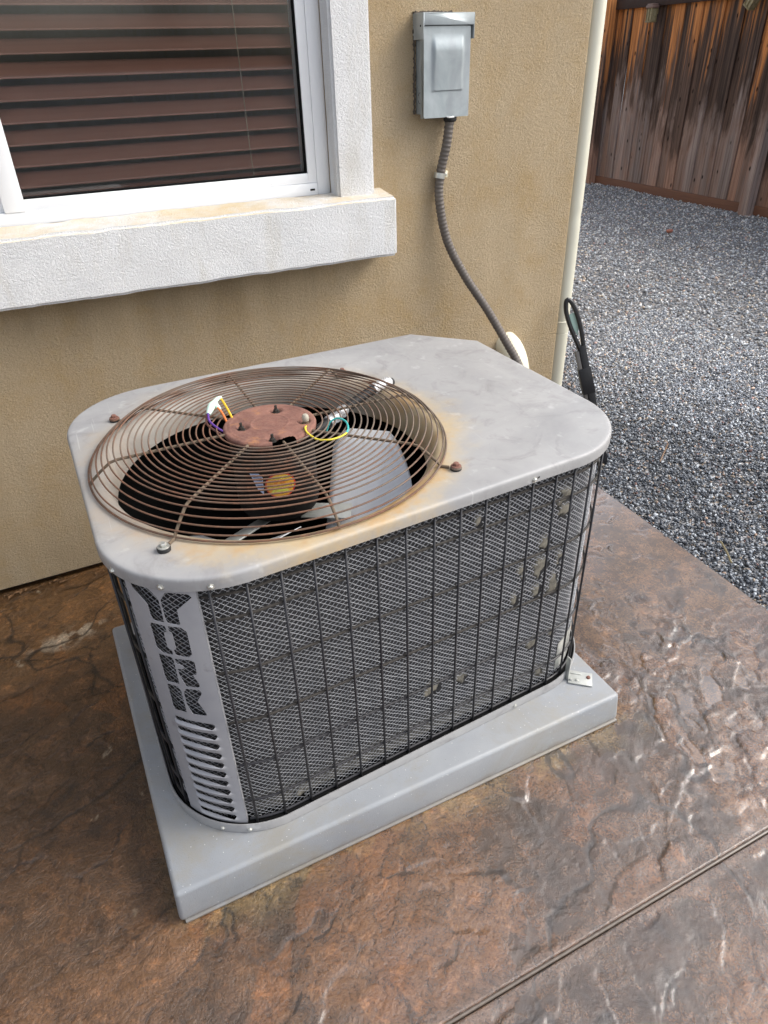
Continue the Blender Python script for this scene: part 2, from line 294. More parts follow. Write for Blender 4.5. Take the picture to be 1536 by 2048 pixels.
# ------------------------------------------------------------------ geometry helpers
def link(name, me, m, parent=None, smooth=False, kind=None):
    if m is not None and len(me.materials) == 0: me.materials.append(m)
    if smooth: me.shade_smooth()
    o = bpy.data.objects.new(name, me); COL.objects.link(o)
    if parent is not None: o.parent = parent
    if kind: o['kind'] = kind
    return o
def from_np(name, V, F):
    """V (n,3) array, F (m,k) int array with one k"""
    me = bpy.data.meshes.new(name); V = np.asarray(V, np.float32); F = np.asarray(F, np.int32)
    me.vertices.add(len(V)); me.vertices.foreach_set('co', V.ravel())
    m, k = F.shape
    me.loops.add(m * k); me.loops.foreach_set('vertex_index', F.ravel())
    me.polygons.add(m); me.polygons.foreach_set('loop_start', np.arange(m, dtype=np.int32) * k)
    me.update(calc_edges=True); me.validate()
    return me
class Geo:
    """gathers vertices and faces, then becomes ONE mesh object"""
    def __init__(self): self.v = []; self.f = []
    def add(self, vs, fs):
        b = len(self.v); self.v += [tuple(x) for x in vs]; self.f += [tuple(i + b for i in f) for f in fs]; return self
    def box(self, x0, x1, y0, y1, z0, z1, M=None):
        vs = [(x, y, z) for x in (x0, x1) for y in (y0, y1) for z in (z0, z1)]
        if M is not None: vs = [M @ Vector(q) for q in vs]
        return self.add(vs, [(0, 1, 3, 2), (4, 6, 7, 5), (0, 4, 5, 1), (2, 3, 7, 6), (0, 2, 6, 4), (1, 5, 7, 3)])
    def tube(self, pts, r, n=8, closed=False, caps=True):
        P = [Vector(p) for p in pts]; k = len(P)
        rs = r if isinstance(r, (list, tuple, np.ndarray)) else [r] * k
        T = []
        for i in range(k):
            a = P[(i - 1) % k] if (closed or i > 0) else P[i]; b = P[(i + 1) % k] if (closed or i < k - 1) else P[i]
            T.append((b - a).normalized())
        ref = Vector((0, 0, 1)) if abs(T[0].z) < .9 else Vector((1, 0, 0))
        U = (ref - T[0] * ref.dot(T[0])).normalized(); vs = []
        for i in range(k):
            U = (U - T[i] * U.dot(T[i])).normalized(); Vv = T[i].cross(U)
            for j in range(n):
                a = 2 * math.pi * j / n; vs.append(P[i] + (U * math.cos(a) + Vv * math.sin(a)) * rs[i])
        fs = []
        for i in range(k if closed else k - 1):
            for j in range(n):
                i2 = (i + 1) % k; fs.append((i * n + j, i * n + (j + 1) % n, i2 * n + (j + 1) % n, i2 * n + j))
        if caps and not closed: fs += [tuple(reversed(range(n))), tuple(range((k - 1) * n, k * n))]
        return self.add(vs, fs)
    def lathe(self, prof, n=24, M=None):
        vs = []; k = len(prof)
        for j in range(n):
            a = 2 * math.pi * j / n
            for (r, z) in prof: vs.append(Vector((r * math.cos(a), r * math.sin(a), z)))
        if M is not None: vs = [M @ q for q in vs]
        fs = [(j * k + i, ((j + 1) % n) * k + i, ((j + 1) % n) * k + i + 1, j * k + i + 1) for j in range(n) for i in range(k - 1)]
        return self.add(vs, fs)
    def obj(self, name, m, parent=None, smooth=False, bevel=0.0, seg=2, kind=None, recalc=True):
        me = bpy.data.meshes.new(name); me.from_pydata(self.v, [], self.f)
        bm = bmesh.new(); bm.from_mesh(me); bmesh.ops.remove_doubles(bm, verts=bm.verts, dist=1e-6)
        if recalc: bmesh.ops.recalc_face_normals(bm, faces=bm.faces)
        if bevel:
            es = [e for e in bm.edges if len(e.link_faces) == 2 and e.calc_face_angle(0) > .5]
            bmesh.ops.bevel(bm, geom=es, offset=bevel, segments=seg, affect='EDGES', profile=.5, clamp_overlap=True)
        bm.to_mesh(me); bm.free()
        o = link(name, me, m, parent, False, kind)
        if smooth or bevel:
            me.shade_smooth()
            try: me.set_sharp_from_angle(angle=R(40))
            except Exception: pass
        return o
def thing(name, label, cat, loc=(0, 0, 0), group=None, rz=0.0):
    o = bpy.data.objects.new(name, None); COL.objects.link(o); o.empty_display_size = .1
    o.location = loc; o.rotation_euler = (0, 0, rz); o['label'] = label; o['category'] = cat
    if group: o['group'] = group
    return o
def tag(o, label, cat, group=None):
    o['label'] = label; o['category'] = cat
    if group: o['group'] = group
    return o
def fit_curve(pts, step=.01):
    """Catmull-Rom through pts, resampled"""
    P = [Vector(p) for p in pts]; Q = [P[0] * 2 - P[1]] + P + [P[-1] * 2 - P[-2]]; out = []
    for i in range(1, len(Q) - 2):
        n = max(2, int((Q[i + 1] - Q[i]).length / step))
        for j in range(n):
            t = j / n; a, b, c, d = Q[i - 1], Q[i], Q[i + 1], Q[i + 2]
            out.append(.5 * ((2 * b) + (c - a) * t + (2 * a - 5 * b + 4 * c - d) * t * t + (3 * b - a - 3 * c + d) * t ** 3))
    out.append(P[-1]); return out
# lattice noise in numpy
def vnoise(x, y, seed):
    rs = np.random.RandomState(seed); T = rs.rand(256, 256).astype(np.float32)
    xi = np.floor(x).astype(int); yi = np.floor(y).astype(int); fx = x - xi; fy = y - yi
    fx = fx * fx * fx * (fx * (fx * 6 - 15) + 10); fy = fy * fy * fy * (fy * (fy * 6 - 15) + 10)
    a = T[xi & 255, yi & 255]; b = T[(xi + 1) & 255, yi & 255]; c = T[xi & 255, (yi + 1) & 255]; d = T[(xi + 1) & 255, (yi + 1) & 255]
    return a + (b - a) * fx + (c - a) * fy + (a - b - c + d) * fx * fy
def fbm(x, y, seed, octv=5, gain=.5):
    s = 0; a = 1; t = 0
    for o in range(octv):
        ca, sa = math.cos(o * 1.3 + seed), math.sin(o * 1.3 + seed); f = 2.03 ** o
        s = s + a * vnoise((x * ca - y * sa) * f + 17.3 * o, (x * sa + y * ca) * f + 9.1 * o, seed * 13 + o); t += a; a *= gain
    return s / t
def sst(a, b, x): t = np.clip((x - a) / (b - a), 0, 1); return t * t * (3 - 2 * t)

# ================================================================== SETTING
PATIO_EDGE = lambda y: 1.675 + .043 * np.minimum(y, 0)      # x where the slab meets the gravel
def axis(lo, hi, f0, f1, step, coarse):
    a = list(np.arange(f0, f1 + 1e-9, step)); d = step; x = f0
    while x > lo: d = min(d * 1.35, coarse); x -= d; a.insert(0, max(x, lo))
    d = step; x = a[-1]
    while x < hi: d = min(d * 1.35, coarse); x += d; a.append(min(x, hi))
    return np.array(a)
def build_patio():
    xs = axis(-9, 1.675, -.56, 1.675, .0042, .8); ys = axis(-9, .04, -1.95, .04, .0042, .8)
    ys = np.unique(np.concatenate([ys, [-1.613, -1.608, -1.6035, -1.5965, -1.592, -1.587]]))
    X, Y = np.meshgrid(xs, ys, indexing='ij')
    X = X - sst(.2, 1.675, X) * (1.675 - PATIO_EDGE(Y))
    wx = X + .10 * (fbm(X * 2.1, Y * 2.1, 3) - .5) + .03 * (fbm(X * 11, Y * 11, 4) - .5); wy = Y + .10 * (fbm(X * 2.1 + 9, Y * 2.1, 5) - .5) + .03 * (fbm(X * 11, Y * 11 + 5, 6) - .5)
    wx2 = X + .085 * (fbm(X * 3.5, Y * 3.5, 13, 3) - .5) * 2 + .022 * (fbm(X * 19, Y * 19, 14, 3) - .5) * 2; wy2 = Y + .085 * (fbm(X * 3.5 + 7, Y * 3.5, 15, 3) - .5) * 2 + .022 * (fbm(X * 19, Y * 19 + 3, 16, 3) - .5) * 2
    def plates(f, seed, ang, stretch):
        ca, sa = math.cos(ang), math.sin(ang); u = (wx2 * ca + wy2 * sa) * f; v = (-wx2 * sa + wy2 * ca) * f * stretch; rs = np.random.RandomState(seed); T = rs.rand(128, 128, 5).astype(np.float32)
        ui = np.floor(u).astype(int); vi = np.floor(v).astype(int); d1 = np.full(u.shape, 9., np.float32); d2 = d1.copy(); h = np.zeros(u.shape + (3,), np.float32); ou = np.zeros(u.shape); ov = ou.copy()
        for i in (-1, 0, 1):
            for j in (-1, 0, 1):
                q = T[(ui + i) & 127, (vi + j) & 127]; du = u - (ui + i + .1 + .8 * q[..., 0]); dv = v - (vi + j + .1 + .8 * q[..., 1]); dd = np.hypot(du, dv); k = dd < d1
                d2 = np.where(k, d1, np.minimum(d2, dd)); d1 = np.where(k, dd, d1); h[k] = q[k][:, 2:]; ou = np.where(k, du, ou); ov = np.where(k, dv, ov)
        return (d2 - d1) / f, h, ou / f, ov / f
    b1, h1, u1, v1 = plates(3.1, 101, .5, 1.5); b2, h2, u2, v2 = plates(8.5, 102, .9, 1.5); b3, h3, u3, v3 = plates(24, 103, .3, 1.3)
    m2 = sst(.38, .52, fbm(X * 3 + 2, Y * 3, 17, 3)); m3 = sst(.50, .60, fbm(X * 2.6, Y * 2.6 + 4, 18, 3))
    led = .0030 * (h1[..., 0] - .5) + .026 * ((h1[..., 1] - .5) * u1 + (h1[..., 2] - .5) * v1)
    led = led + m2 * (.0036 * (h2[..., 0] - .5) + .09 * ((h2[..., 1] - .5) * u2 + (h2[..., 2] - .5) * v2)) + m3 * (.0034 * (h3[..., 0] - .5) + .22 * ((h3[..., 1] - .5) * u3 + (h3[..., 2] - .5) * v3))
    lines = np.maximum(1 - sst(.0015, .008, b1), m2 * .7 * (1 - sst(.001, .0055, b2)))
    cr_ = np.abs(fbm(wx * 2.0 + 31, wy * 2.0 + 7, 31, 4) - .5); crack = 1 - sst(.002, .010, cr_)
    flakes = fbm(wx * 22, wy * 22, 41, 4)
    right = sst(.35, 1.25, X + .25 * (Y + 1.2))                              # the coarser stamped part is on the gravel side
    amp = .80 + .65 * right
    H = led * .92 * amp * .55 - .0016 * lines * sst(.35, .6, fbm(X * 5, Y * 5, 9, 3)) - .0010 * crack * (.5 + .5 * fbm(X * 3, Y * 3, 8)) + .0030 * (flakes - .5) * amp + .010 * (fbm(X * 1.1, Y * 1.1, 51, 3) - .5)
    edge = sst(0, .05, PATIO_EDGE(Y) - X); H = H * (.35 + .65 * edge)
    tool = 1 - sst(.012, .030, np.abs(Y + 1.6)); H = H * (1 - .9 * tool)     # smooth tooled border of the joint
    # under the pad the slab is level
    padm = sst(-.16, -.10, X) * (1 - sst(.99, 1.05, X)) * sst(-1.30, -1.25, Y) * (1 - sst(-.40, -.34, Y)); H = H * (1 - .75 * padm) - .0015 * padm
    H = np.clip(H, -.010, .010)
    # water film lies in the hollows on the gravel side
    wl = -.0014 + .0030 * (fbm(X * 1.4 + 4, Y * 1.4, 61, 2) - .5) + .0050 * sst(.80, 1.40, X) * np.exp(-((Y + .80) / .42) ** 2) + .0040 * sst(.85, 1.4, X) * sst(-1.05, -1.5, Y) - .030 * (1 - sst(.55, 1.05, X))
    depth = wl - H; pud = sst(.0, .0012, depth); H = np.maximum(H, wl - .0008 * (1 - pud)) * pud + H * (1 - pud)
    g = 1 - sst(.0025, .0045, np.abs(Y + 1.6)); H = H * (1 - g) - .012 * g
    wet = np.clip(sst(-.30, .75, X + .5 * (fbm(X * 2.2, Y * 2.2, 71) - .5) - .45 * (Y + 1.2)) * .85 + .15, 0, 1)
    wet = np.maximum(wet, tool * .9)
    # ---- colour
    def C(r, g_, b): return np.array([r, g_, b], np.float32)
    def lerp(c, d, m): return c + (d - c) * m[..., None]
    c = np.zeros(X.shape + (3,), np.float32) + C(.092, .053, .031)
    n1 = fbm(wx * 3.1, wy * 3.1, 81, 6, .6); n2 = fbm(wx * 6.5 + 5, wy * 6.5, 82, 6, .62); n3 = fbm(wx * 2.2, wy * 2.2 + 7, 83, 6, .6); n4 = fbm(wx * 14, wy * 14, 84, 5, .65)
    c = lerp(c, C(.160, .083, .040), sst(.45, .58, n1) * .85)                # rust brown
    c = lerp(c, C(.200, .088, .030), sst(.53, .62, n2) * sst(.45, .58, n3) * .8)   # orange
    c = lerp(c, C(.040, .029, .021), sst(.50, .36, n2) * .55)
    mauve = C(.112, .058, .039); c = lerp(c, mauve, np.clip(right * 1.0, 0, 1) * sst(.40, .60, n3) * .85)
    c = lerp(c, C(.052, .029, .021), right * sst(.52, .62, n1) * .6)
    c = lerp(c, C(.20, .125, .088), right * sst(.60, .72, n4) * .55)
    c = lerp(c, C(.145, .082, .036), (1 - right) * sst(-.55, -.30, Y) * .6)   # sunlit strip by the wall, its light painted in as lighter tan
    left = (1 - sst(-.25, .15, X)) * (1 - sst(-.60, -.38, Y)); c = lerp(c, C(.066, .038, .022), left * .70)  # cast shadow of the unit, painted into the slab colour
    # yellow mineral bloom along the pad
    dpad = np.maximum(np.maximum(-.0813 - X, X - .9768), np.maximum(-1.236 - Y, Y + .4131))
    bl = (1 - sst(.0, .085, dpad + .10 * (n2 - .5))) * (dpad > -.03) * sst(-.20, -.05, -(Y + 1.05)) * sst(-.10, .02, X + .03)
    c = lerp(c, C(.235, .175, .085), bl * .55 * sst(.38, .56, n4))
    c = c * (1 + .30 * (h1[..., 1] - .5) + .34 * m2 * (h2[..., 1] - .5) + .3 * m3 * (h3[..., 1] - .5))[..., None]
    c = lerp(c, C(.17, .075, .026), sst(.60, .85, h2[..., 2]) * m2 * .5)
    c = c * (1 - .72 * lines * sst(.35, .6, n4))[..., None]     # darker along the ledge lines
    c = lerp(c, C(.34, .30, .25), sst(.79, .84, fbm(wx * 16, wy * 8, 91, 5, .7)) * .5)   # pale scuffs
    sc = np.exp(-(((X + .20) / .085) ** 2 + ((Y + .30 - .25 * (X + .2)) / .030) ** 2)) * sst(.40, .6, fbm(X * 40, Y * 40, 92, 3)); c = lerp(c, C(.36, .31, .26), np.clip(sc * 1.6, 0, .85))
    c = lerp(c, C(.19, .125, .075), pud * .45)
    c = lerp(c, C(.16, .105, .082), tool * .7)
    for crk in (crack * .5,): c = lerp(c, C(.022, .015, .011), np.clip(crk * 1.6, 0, .9) * (1 - pud))
    nx, ny = X.shape
    # skirt down the exposed edge
    V = np.stack([X, Y, H], -1); sk = V[-1].copy(); sk[:, 2] = -.12; sk[:, 0] += .001
    V = np.concatenate([V, sk[None]], 0); cc = np.concatenate([c, c[-1:]], 0); ww = np.concatenate([wet, wet[-1:]], 0); pp = np.concatenate([pud, 0 * pud[-1:]], 0)
    I = np.arange((nx + 1) * ny).reshape(nx + 1, ny)
    F = np.stack([I[:-1, :-1], I[1:, :-1], I[1:, 1:], I[:-1, 1:]], -1).reshape(-1, 4)
    me = from_np('patio', V.reshape(-1, 3), F)
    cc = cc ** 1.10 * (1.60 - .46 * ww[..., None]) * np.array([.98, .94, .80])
    a = me.attributes.new('col', 'FLOAT_COLOR', 'POINT'); a.data.foreach_set('color', np.concatenate([cc.reshape(-1, 3), np.ones((len(V.reshape(-1, 3)), 1), np.float32)], 1).astype(np.float32).ravel())
    for nme, arr in (('wet', ww), ('puddle', pp)):
        a = me.attributes.new(nme, 'FLOAT', 'POINT'); a.data.foreach_set('value', arr.astype(np.float32).ravel())
    o = link('patio', me, MAT['patio'], None, True, 'structure')
    Geo().tube([(-9 + .1 * k, -1.5990, -.0058) for k in range(106)], .0032, 10).obj('joint_filler', MAT['joint'], o, smooth=True)
    return o
patio = build_patio()

g = Geo(); g.add([(-300, -300, -.05), (300, -300, -.05), (300, 300, -.05), (-300, 300, -.05)], [(0, 1, 2, 3)])
g.obj('ground', MAT['gravel_ground'], None, kind='structure')
xs = np.linspace(1.4, 6.9, 56); ys = np.linspace(-6, 10, 120); X, Y = np.meshgrid(xs, ys, indexing='ij')
def bed_z(X, Y): return -.026 + .030 * (fbm(X * .9, Y * .9, 5, 3) - .5) + .014 * (fbm(X * 4, Y * 4, 6, 3) - .5) + .016 * sst(1.8, 2.6, X)
Z = bed_z(X, Y) - .006; Z[0] = -.2; I = np.arange(X.size).reshape(X.shape)
link('gravel_bed', from_np('gravel_bed', np.stack([X, Y, Z], -1).reshape(-1, 3), np.stack([I[:-1, :-1], I[1:, :-1], I[1:, 1:], I[:-1, 1:]], -1).reshape(-1, 4)), MAT['gravel_ground'], None, True, 'structure')

def build_gravel():
    rs = np.random.RandomState(5)
    def base(kind):
        bm = bmesh.new()
        if kind == 'ico': bmesh.ops.create_icosphere(bm, subdivisions=1, radius=1)
        else: bmesh.ops.create_cone(bm, cap_ends=False, segments=4, radius1=1, radius2=0, depth=1); 
        if kind != 'ico':
            bm.free(); v = np.array([(1, 0, 0), (-1, 0, 0), (0, 1, 0), (0, -1, 0), (0, 0, 1), (0, 0, -1)], float)
            return v, np.array([(0, 2, 4), (2, 1, 4), (1, 3, 4), (3, 0, 4), (2, 0, 5), (1, 2, 5), (3, 1, 5), (0, 3, 5)])
        v = np.array([q.co[:] for q in bm.verts]); f = np.array([[q.index for q in p.verts] for p in bm.faces]); bm.free(); return v, f
    allV = []; allF = []; allC = []; off = 0
    def scatter(n, x0, x1, y0, y1, kind, smin, smax, keep, zj):
        nonlocal off
        px = rs.uniform(x0, x1, n); py = rs.uniform(y0, y1, n)
        k = keep(px, py) & (px > PATIO_EDGE(py) + .004 - .05 * (rs.rand(n) < .03) * rs.rand(n)) & ~((py > -.004) & (px < 1.70)); px = px[k]; py = py[k]; n = len(px)
        bv, bf = base(kind); m = len(bv)
        s = rs.uniform(smin, smax, n) * (1 + .6 * (rs.rand(n) > .95)); ax = np.stack([s * rs.uniform(.75, 1.35, n), s * rs.uniform(.6, 1.0, n), s * rs.uniform(.45, .8, n)], -1)
        V = bv[None] * (1 + rs.uniform(-.28, .28, (n, m, 1))) * ax[:, None]
        q = rs.normal(size=(n, 4)) * np.array([1, .35, .35, 1.0]); q /= np.linalg.norm(q, axis=1)[:, None]; w, x, y, z = q.T
        Rm = np.stack([1 - 2 * (y * y + z * z), 2 * (x * y - z * w), 2 * (x * z + y * w), 2 * (x * y + z * w), 1 - 2 * (x * x + z * z), 2 * (y * z - x * w), 2 * (x * z - y * w), 2 * (y * z + x * w), 1 - 2 * (x * x + y * y)], -1).reshape(n, 3, 3)
        V = np.einsum('nij,nmj->nmi', Rm, V)
        V += np.stack([px, py, bed_z(px, py) + rs.uniform(-zj, zj * .6, n)], -1)[:, None]
        pal = np.array([(.018, .021, .027), (.035, .040, .050), (.075, .080, .090), (.16, .165, .17), (.33, .33, .33), (.55, .54, .52), (.34, .24, .15), (.42, .25, .15), (.20, .075, .045), (.10, .085, .06)])
        pr = np.array([.20, .19, .15, .14, .14, .10, .03, .02, .012, .025]); c = pal[rs.choice(len(pal), n, p=pr / pr.sum())] * rs.uniform(.75, 1.25, (n, 1)); c = c * .80 + .20 * np.array([.135, .145, .160])
        dry = sst(2.1, 3.2, px + .22 * py + .9 * (fbm(px * 1.1, py * 1.1, 15, 3) - .5))          # stones darker near the slab, paler farther out
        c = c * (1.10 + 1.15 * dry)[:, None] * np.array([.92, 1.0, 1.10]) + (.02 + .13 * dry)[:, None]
        V[:, :, 2] += np.where(px < PATIO_EDGE(py) + .003, .022, 0)[:, None]; allV.append(V.reshape(-1, 3)); allF.append((bf[None] + (np.arange(n) * m)[:, None, None]).reshape(-1, 3) + off); allC.append(np.repeat(np.clip(c, 0, .85), m, 0)); off += n * m
    near = lambda x, y: (x < 3.4) & (y < 1.15) & (y > -2.1)
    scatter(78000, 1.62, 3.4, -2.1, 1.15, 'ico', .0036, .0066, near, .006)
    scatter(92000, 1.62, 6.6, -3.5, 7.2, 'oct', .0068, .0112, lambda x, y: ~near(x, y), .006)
    me = from_np('gravel', np.concatenate(allV), np.concatenate(allF))
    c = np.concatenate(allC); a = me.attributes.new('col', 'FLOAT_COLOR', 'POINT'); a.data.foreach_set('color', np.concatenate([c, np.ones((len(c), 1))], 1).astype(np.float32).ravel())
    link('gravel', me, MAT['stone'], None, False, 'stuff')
build_gravel()

# ------------------------------------------------------------------ house
house = thing('house', 'tan stucco house wall with white window trim behind the air conditioner', 'house', (0, 0, 0))
def build_house():
    XW, XL, ZT, DB = 1.694, -6.0, 2.75, 9.0
    ox0, ox1, oz0, oz1 = -.86, .8165, 1.031, 2.0; r = .012; zb = .022
    V = []; F = []
    def q(*p): b = len(V); V.extend(p); F.append(tuple(range(b, b + len(p))))
    def fr(x0, x1, z0, z1): q((x0, 0, z0), (x1, 0, z0), (x1, 0, z1), (x0, 0, z1))
    fr(XL, ox0, zb, ZT); fr(ox1, XW - r, zb, ZT); fr(ox0, ox1, zb, oz0); fr(ox0, ox1, oz1, ZT)
    d = .16
    q((ox0, 0, oz0), (ox1, 0, oz0), (ox1, d, oz0), (ox0, d, oz0)); q((ox0, d, oz1), (ox1, d, oz1), (ox1, 0, oz1), (ox0, 0, oz1))
    q((ox1, 0, oz0), (ox1, 0, oz1), (ox1, d, oz1), (ox1, d, oz0)); q((ox0, 0, oz1), (ox0, 0, oz0), (ox0, d, oz0), (ox0, d, oz1))
    for i in range(4):
        a, b = R(-90 + 22.5 * i), R(-67.5 + 22.5 * i); c = (XW - r, r)
        pa = (c[0] + r * math.cos(a), c[1] + r * math.sin(a)); pb = (c[0] + r * math.cos(b), c[1] + r * math.sin(b))
        q((*pa, zb), (*pb, zb), (*pb, ZT), (*pa, ZT))
    q((XW, r, zb), (XW, DB, zb), (XW, DB, ZT), (XW, r, ZT)); q((XW, DB, zb), (XL, DB, zb), (XL, DB, ZT), (XW, DB, ZT)); q((XL, DB, zb), (XL, 0, zb), (XL, 0, ZT), (XL, DB, ZT))
    q((XL, 0, zb), (XL, DB, zb), (XW, DB, zb), (XW, 0.0, zb))
    gg = Geo(); gg.add(V, F); gg.obj('stucco_wall', MAT['stucco'], house, recalc=False)
    Geo().box(XL, XW + .03, .01, DB, ZT, ZT + .14).obj('roof', MAT['rail'], house)
    Geo().box(XL, XW - .02, .028, DB - .1, -.06, zb - .003).obj('weep_screed', MAT['gap'], house)
    # window: frame, sashes, panes
    win = Geo().box(ox0, ox0 + .03, .012, .08, 1.033, 1.998).box(.7778, .8160, .0125, .08, 1.036, 1.998).box(ox0 + .03, .7775, .012, .08, 1.036, 1.0678).box(ox0 + .03, .7775, .012, .08, 1.9683, 1.998).obj('window', MAT['vinyl'], house, bevel=.002)
    Geo().box(.752, .7775, .016, .07, 1.068, 1.968).box(.0105, .752, .016, .07, 1.068, 1.0935).box(-.0385, .0105, .009, .07, 1.068, 1.968).box(.0105, .752, .016, .07, 1.945, 1.968).obj('sash', MAT['vinyl'], win, bevel=.0015)
    Geo().box(-.80, -.0385, .026, .07, 1.068, 1.10).box(-.83, -.80, .026, .07, 1.068, 1.968).box(-.80, -.0385, .026, .07, 1.94, 1.968).obj('sash', MAT['vinyl'], win, bevel=.0015)
    Geo().box(.748, .752, .022, .034, 1.094, 1.945).box(.011, .748, .022, .034, 1.0935, 1.0975).obj('glazing_gasket', MAT['dark'], win)
    Geo().box(.010, .7525, .034, .038, 1.092, 1.947).obj('pane', MAT['glass'], win)
    Geo().box(-.80, -.04, .044, .048, 1.10, 1.94).obj('pane', MAT['glass'], win)
    Geo().box(.754, .768, .0105, .016, 1.0485, 1.0535).obj('weep_hole', MAT['gap'], win)
    # trim pieces with a worn, hand-trowelled outline
    def trim(name, x0, x1, y0, y1, z0, z1, slope=0.0, seed=0):
        bm = bmesh.new(); gg = Geo().box(x0, x1, y0, y1, z0, z1)
        vs = [bm.verts.new(v) for v in gg.v]; [bm.faces.new([vs[i] for i in f]) for f in gg.f]
        bmesh.ops.recalc_face_normals(bm, faces=bm.faces)
        bmesh.ops.bevel(bm, geom=[e for e in bm.edges], offset=.007, segments=3, affect='EDGES')
        L = max(x1 - x0, z1 - z0)
        for ax, a, b in ((0, x0, x1), (2, z0, z1)):
            for k in range(1, int((b - a) / .025)):
                n = Vector((0, 0, 0)); n[ax] = 1; c = Vector((0, 0, 0)); c[ax] = a + k * .025
                bmesh.ops.bisect_plane(bm, geom=bm.verts[:] + bm.edges[:] + bm.faces[:], plane_co=c, plane_no=n)
        co = np.array([v.co[:] for v in bm.verts]); n1 = fbm(co[:, 0] * 22 + seed, co[:, 2] * 22 + co[:, 1] * 30, 40 + seed, 3) - .5
        for v, dn in zip(bm.verts, n1):
            if v.co.z > z1 - .012 and slope: v.co.z += slope * (v.co.y - y0)
            v.co.y += dn * .0045; v.co.z += dn * .006; v.co.x += dn * .003 * (1 if v.co.x < x1 - .02 else 1)
        me = bpy.data.meshes.new(name); bm.to_mesh(me); bm.free(); me.shade_smooth()
        try: me.set_sharp_from_angle(angle=R(55))
        except Exception: pass
        return link(name, me, MAT['trim'], house)
    trim('window_sill', -.99, .974, -.1, .0095, .866, 1.0285, .10, 1)
    trim('window_trim', .8145, .9285, -.05, .0118, 1.026, 2.0, 0, 2)
    trim('window_trim', -.98, -.862, -.05, .002, 1.026, 2.0, 0, 3)
    trim('window_trim', -.98, .9285, -.05, .002, 2.004, 2.12, 0, 4)
build_house()

bl = thing('window_blind', 'brown slatted blind hanging closed inside the window', 'blind', (0, .085, 1.95))
def build_blind():
    g = Geo(); n = 7; w = .052; tilt = R(51)                   # measured from the vertical, lower edge towards the glass
    vs = []
    for i in range(n):
        t = i / (n - 1) - .5; crown = .0035 * (1 - (2 * t) ** 2)
        p = Vector((0, -math.sin(tilt) * -t * w - crown * math.cos(tilt), t * w * math.cos(tilt)))
        vs.append(p)
    x0, x1 = -.80, .774
    V = [(x0, p.y, p.z) for p in vs] + [(x1, p.y, p.z) for p in vs] + [(x0, p.y + .0028, p.z) for p in vs] + [(x1, p.y + .0028, p.z) for p in vs]
    F = [(i, n + i, n + i + 1, i + 1) for i in range(n - 1)] + [(2 * n + i, 2 * n + i + 1, 3 * n + i + 1, 3 * n + i) for i in range(n - 1)]
    F += [(0, 2 * n, 3 * n, n), (n - 1, 2 * n - 1, 4 * n - 1, 3 * n - 1)]
    me = bpy.data.meshes.new('slat'); me.from_pydata(V, [], F); me.materials.append(MAT['blind']); me.shade_smooth()
    for k in range(19):
        o = bpy.data.objects.new('slat', me); COL.objects.link(o); o.parent = bl; o.location = (0, 0, 1.128 - .0462 + .0462 * k - 1.95)
        o.rotation_euler = (rnd.uniform(-.03, .03), rnd.uniform(-.0015, .0015), 0)
    Geo().box(-.80, .742, -.024, .028, -.008, .03).obj('head_rail', MAT['blind'], bl, bevel=.003)
    Geo().box(-.80, .742, -.022, .026, -.945 + .05, -.925 + .05).obj('bottom_rail', MAT['blind'], bl, bevel=.003)
    for x in (.6, -.45):
        Geo().tube([(x, -.032, -.02), (x + .001, -.034, -.5), (x + .0035, -.033, -.80), (x + .008, -.030, -.87)], .0011, 5).obj('ladder_cord', MAT['cord'], bl)
build_blind()

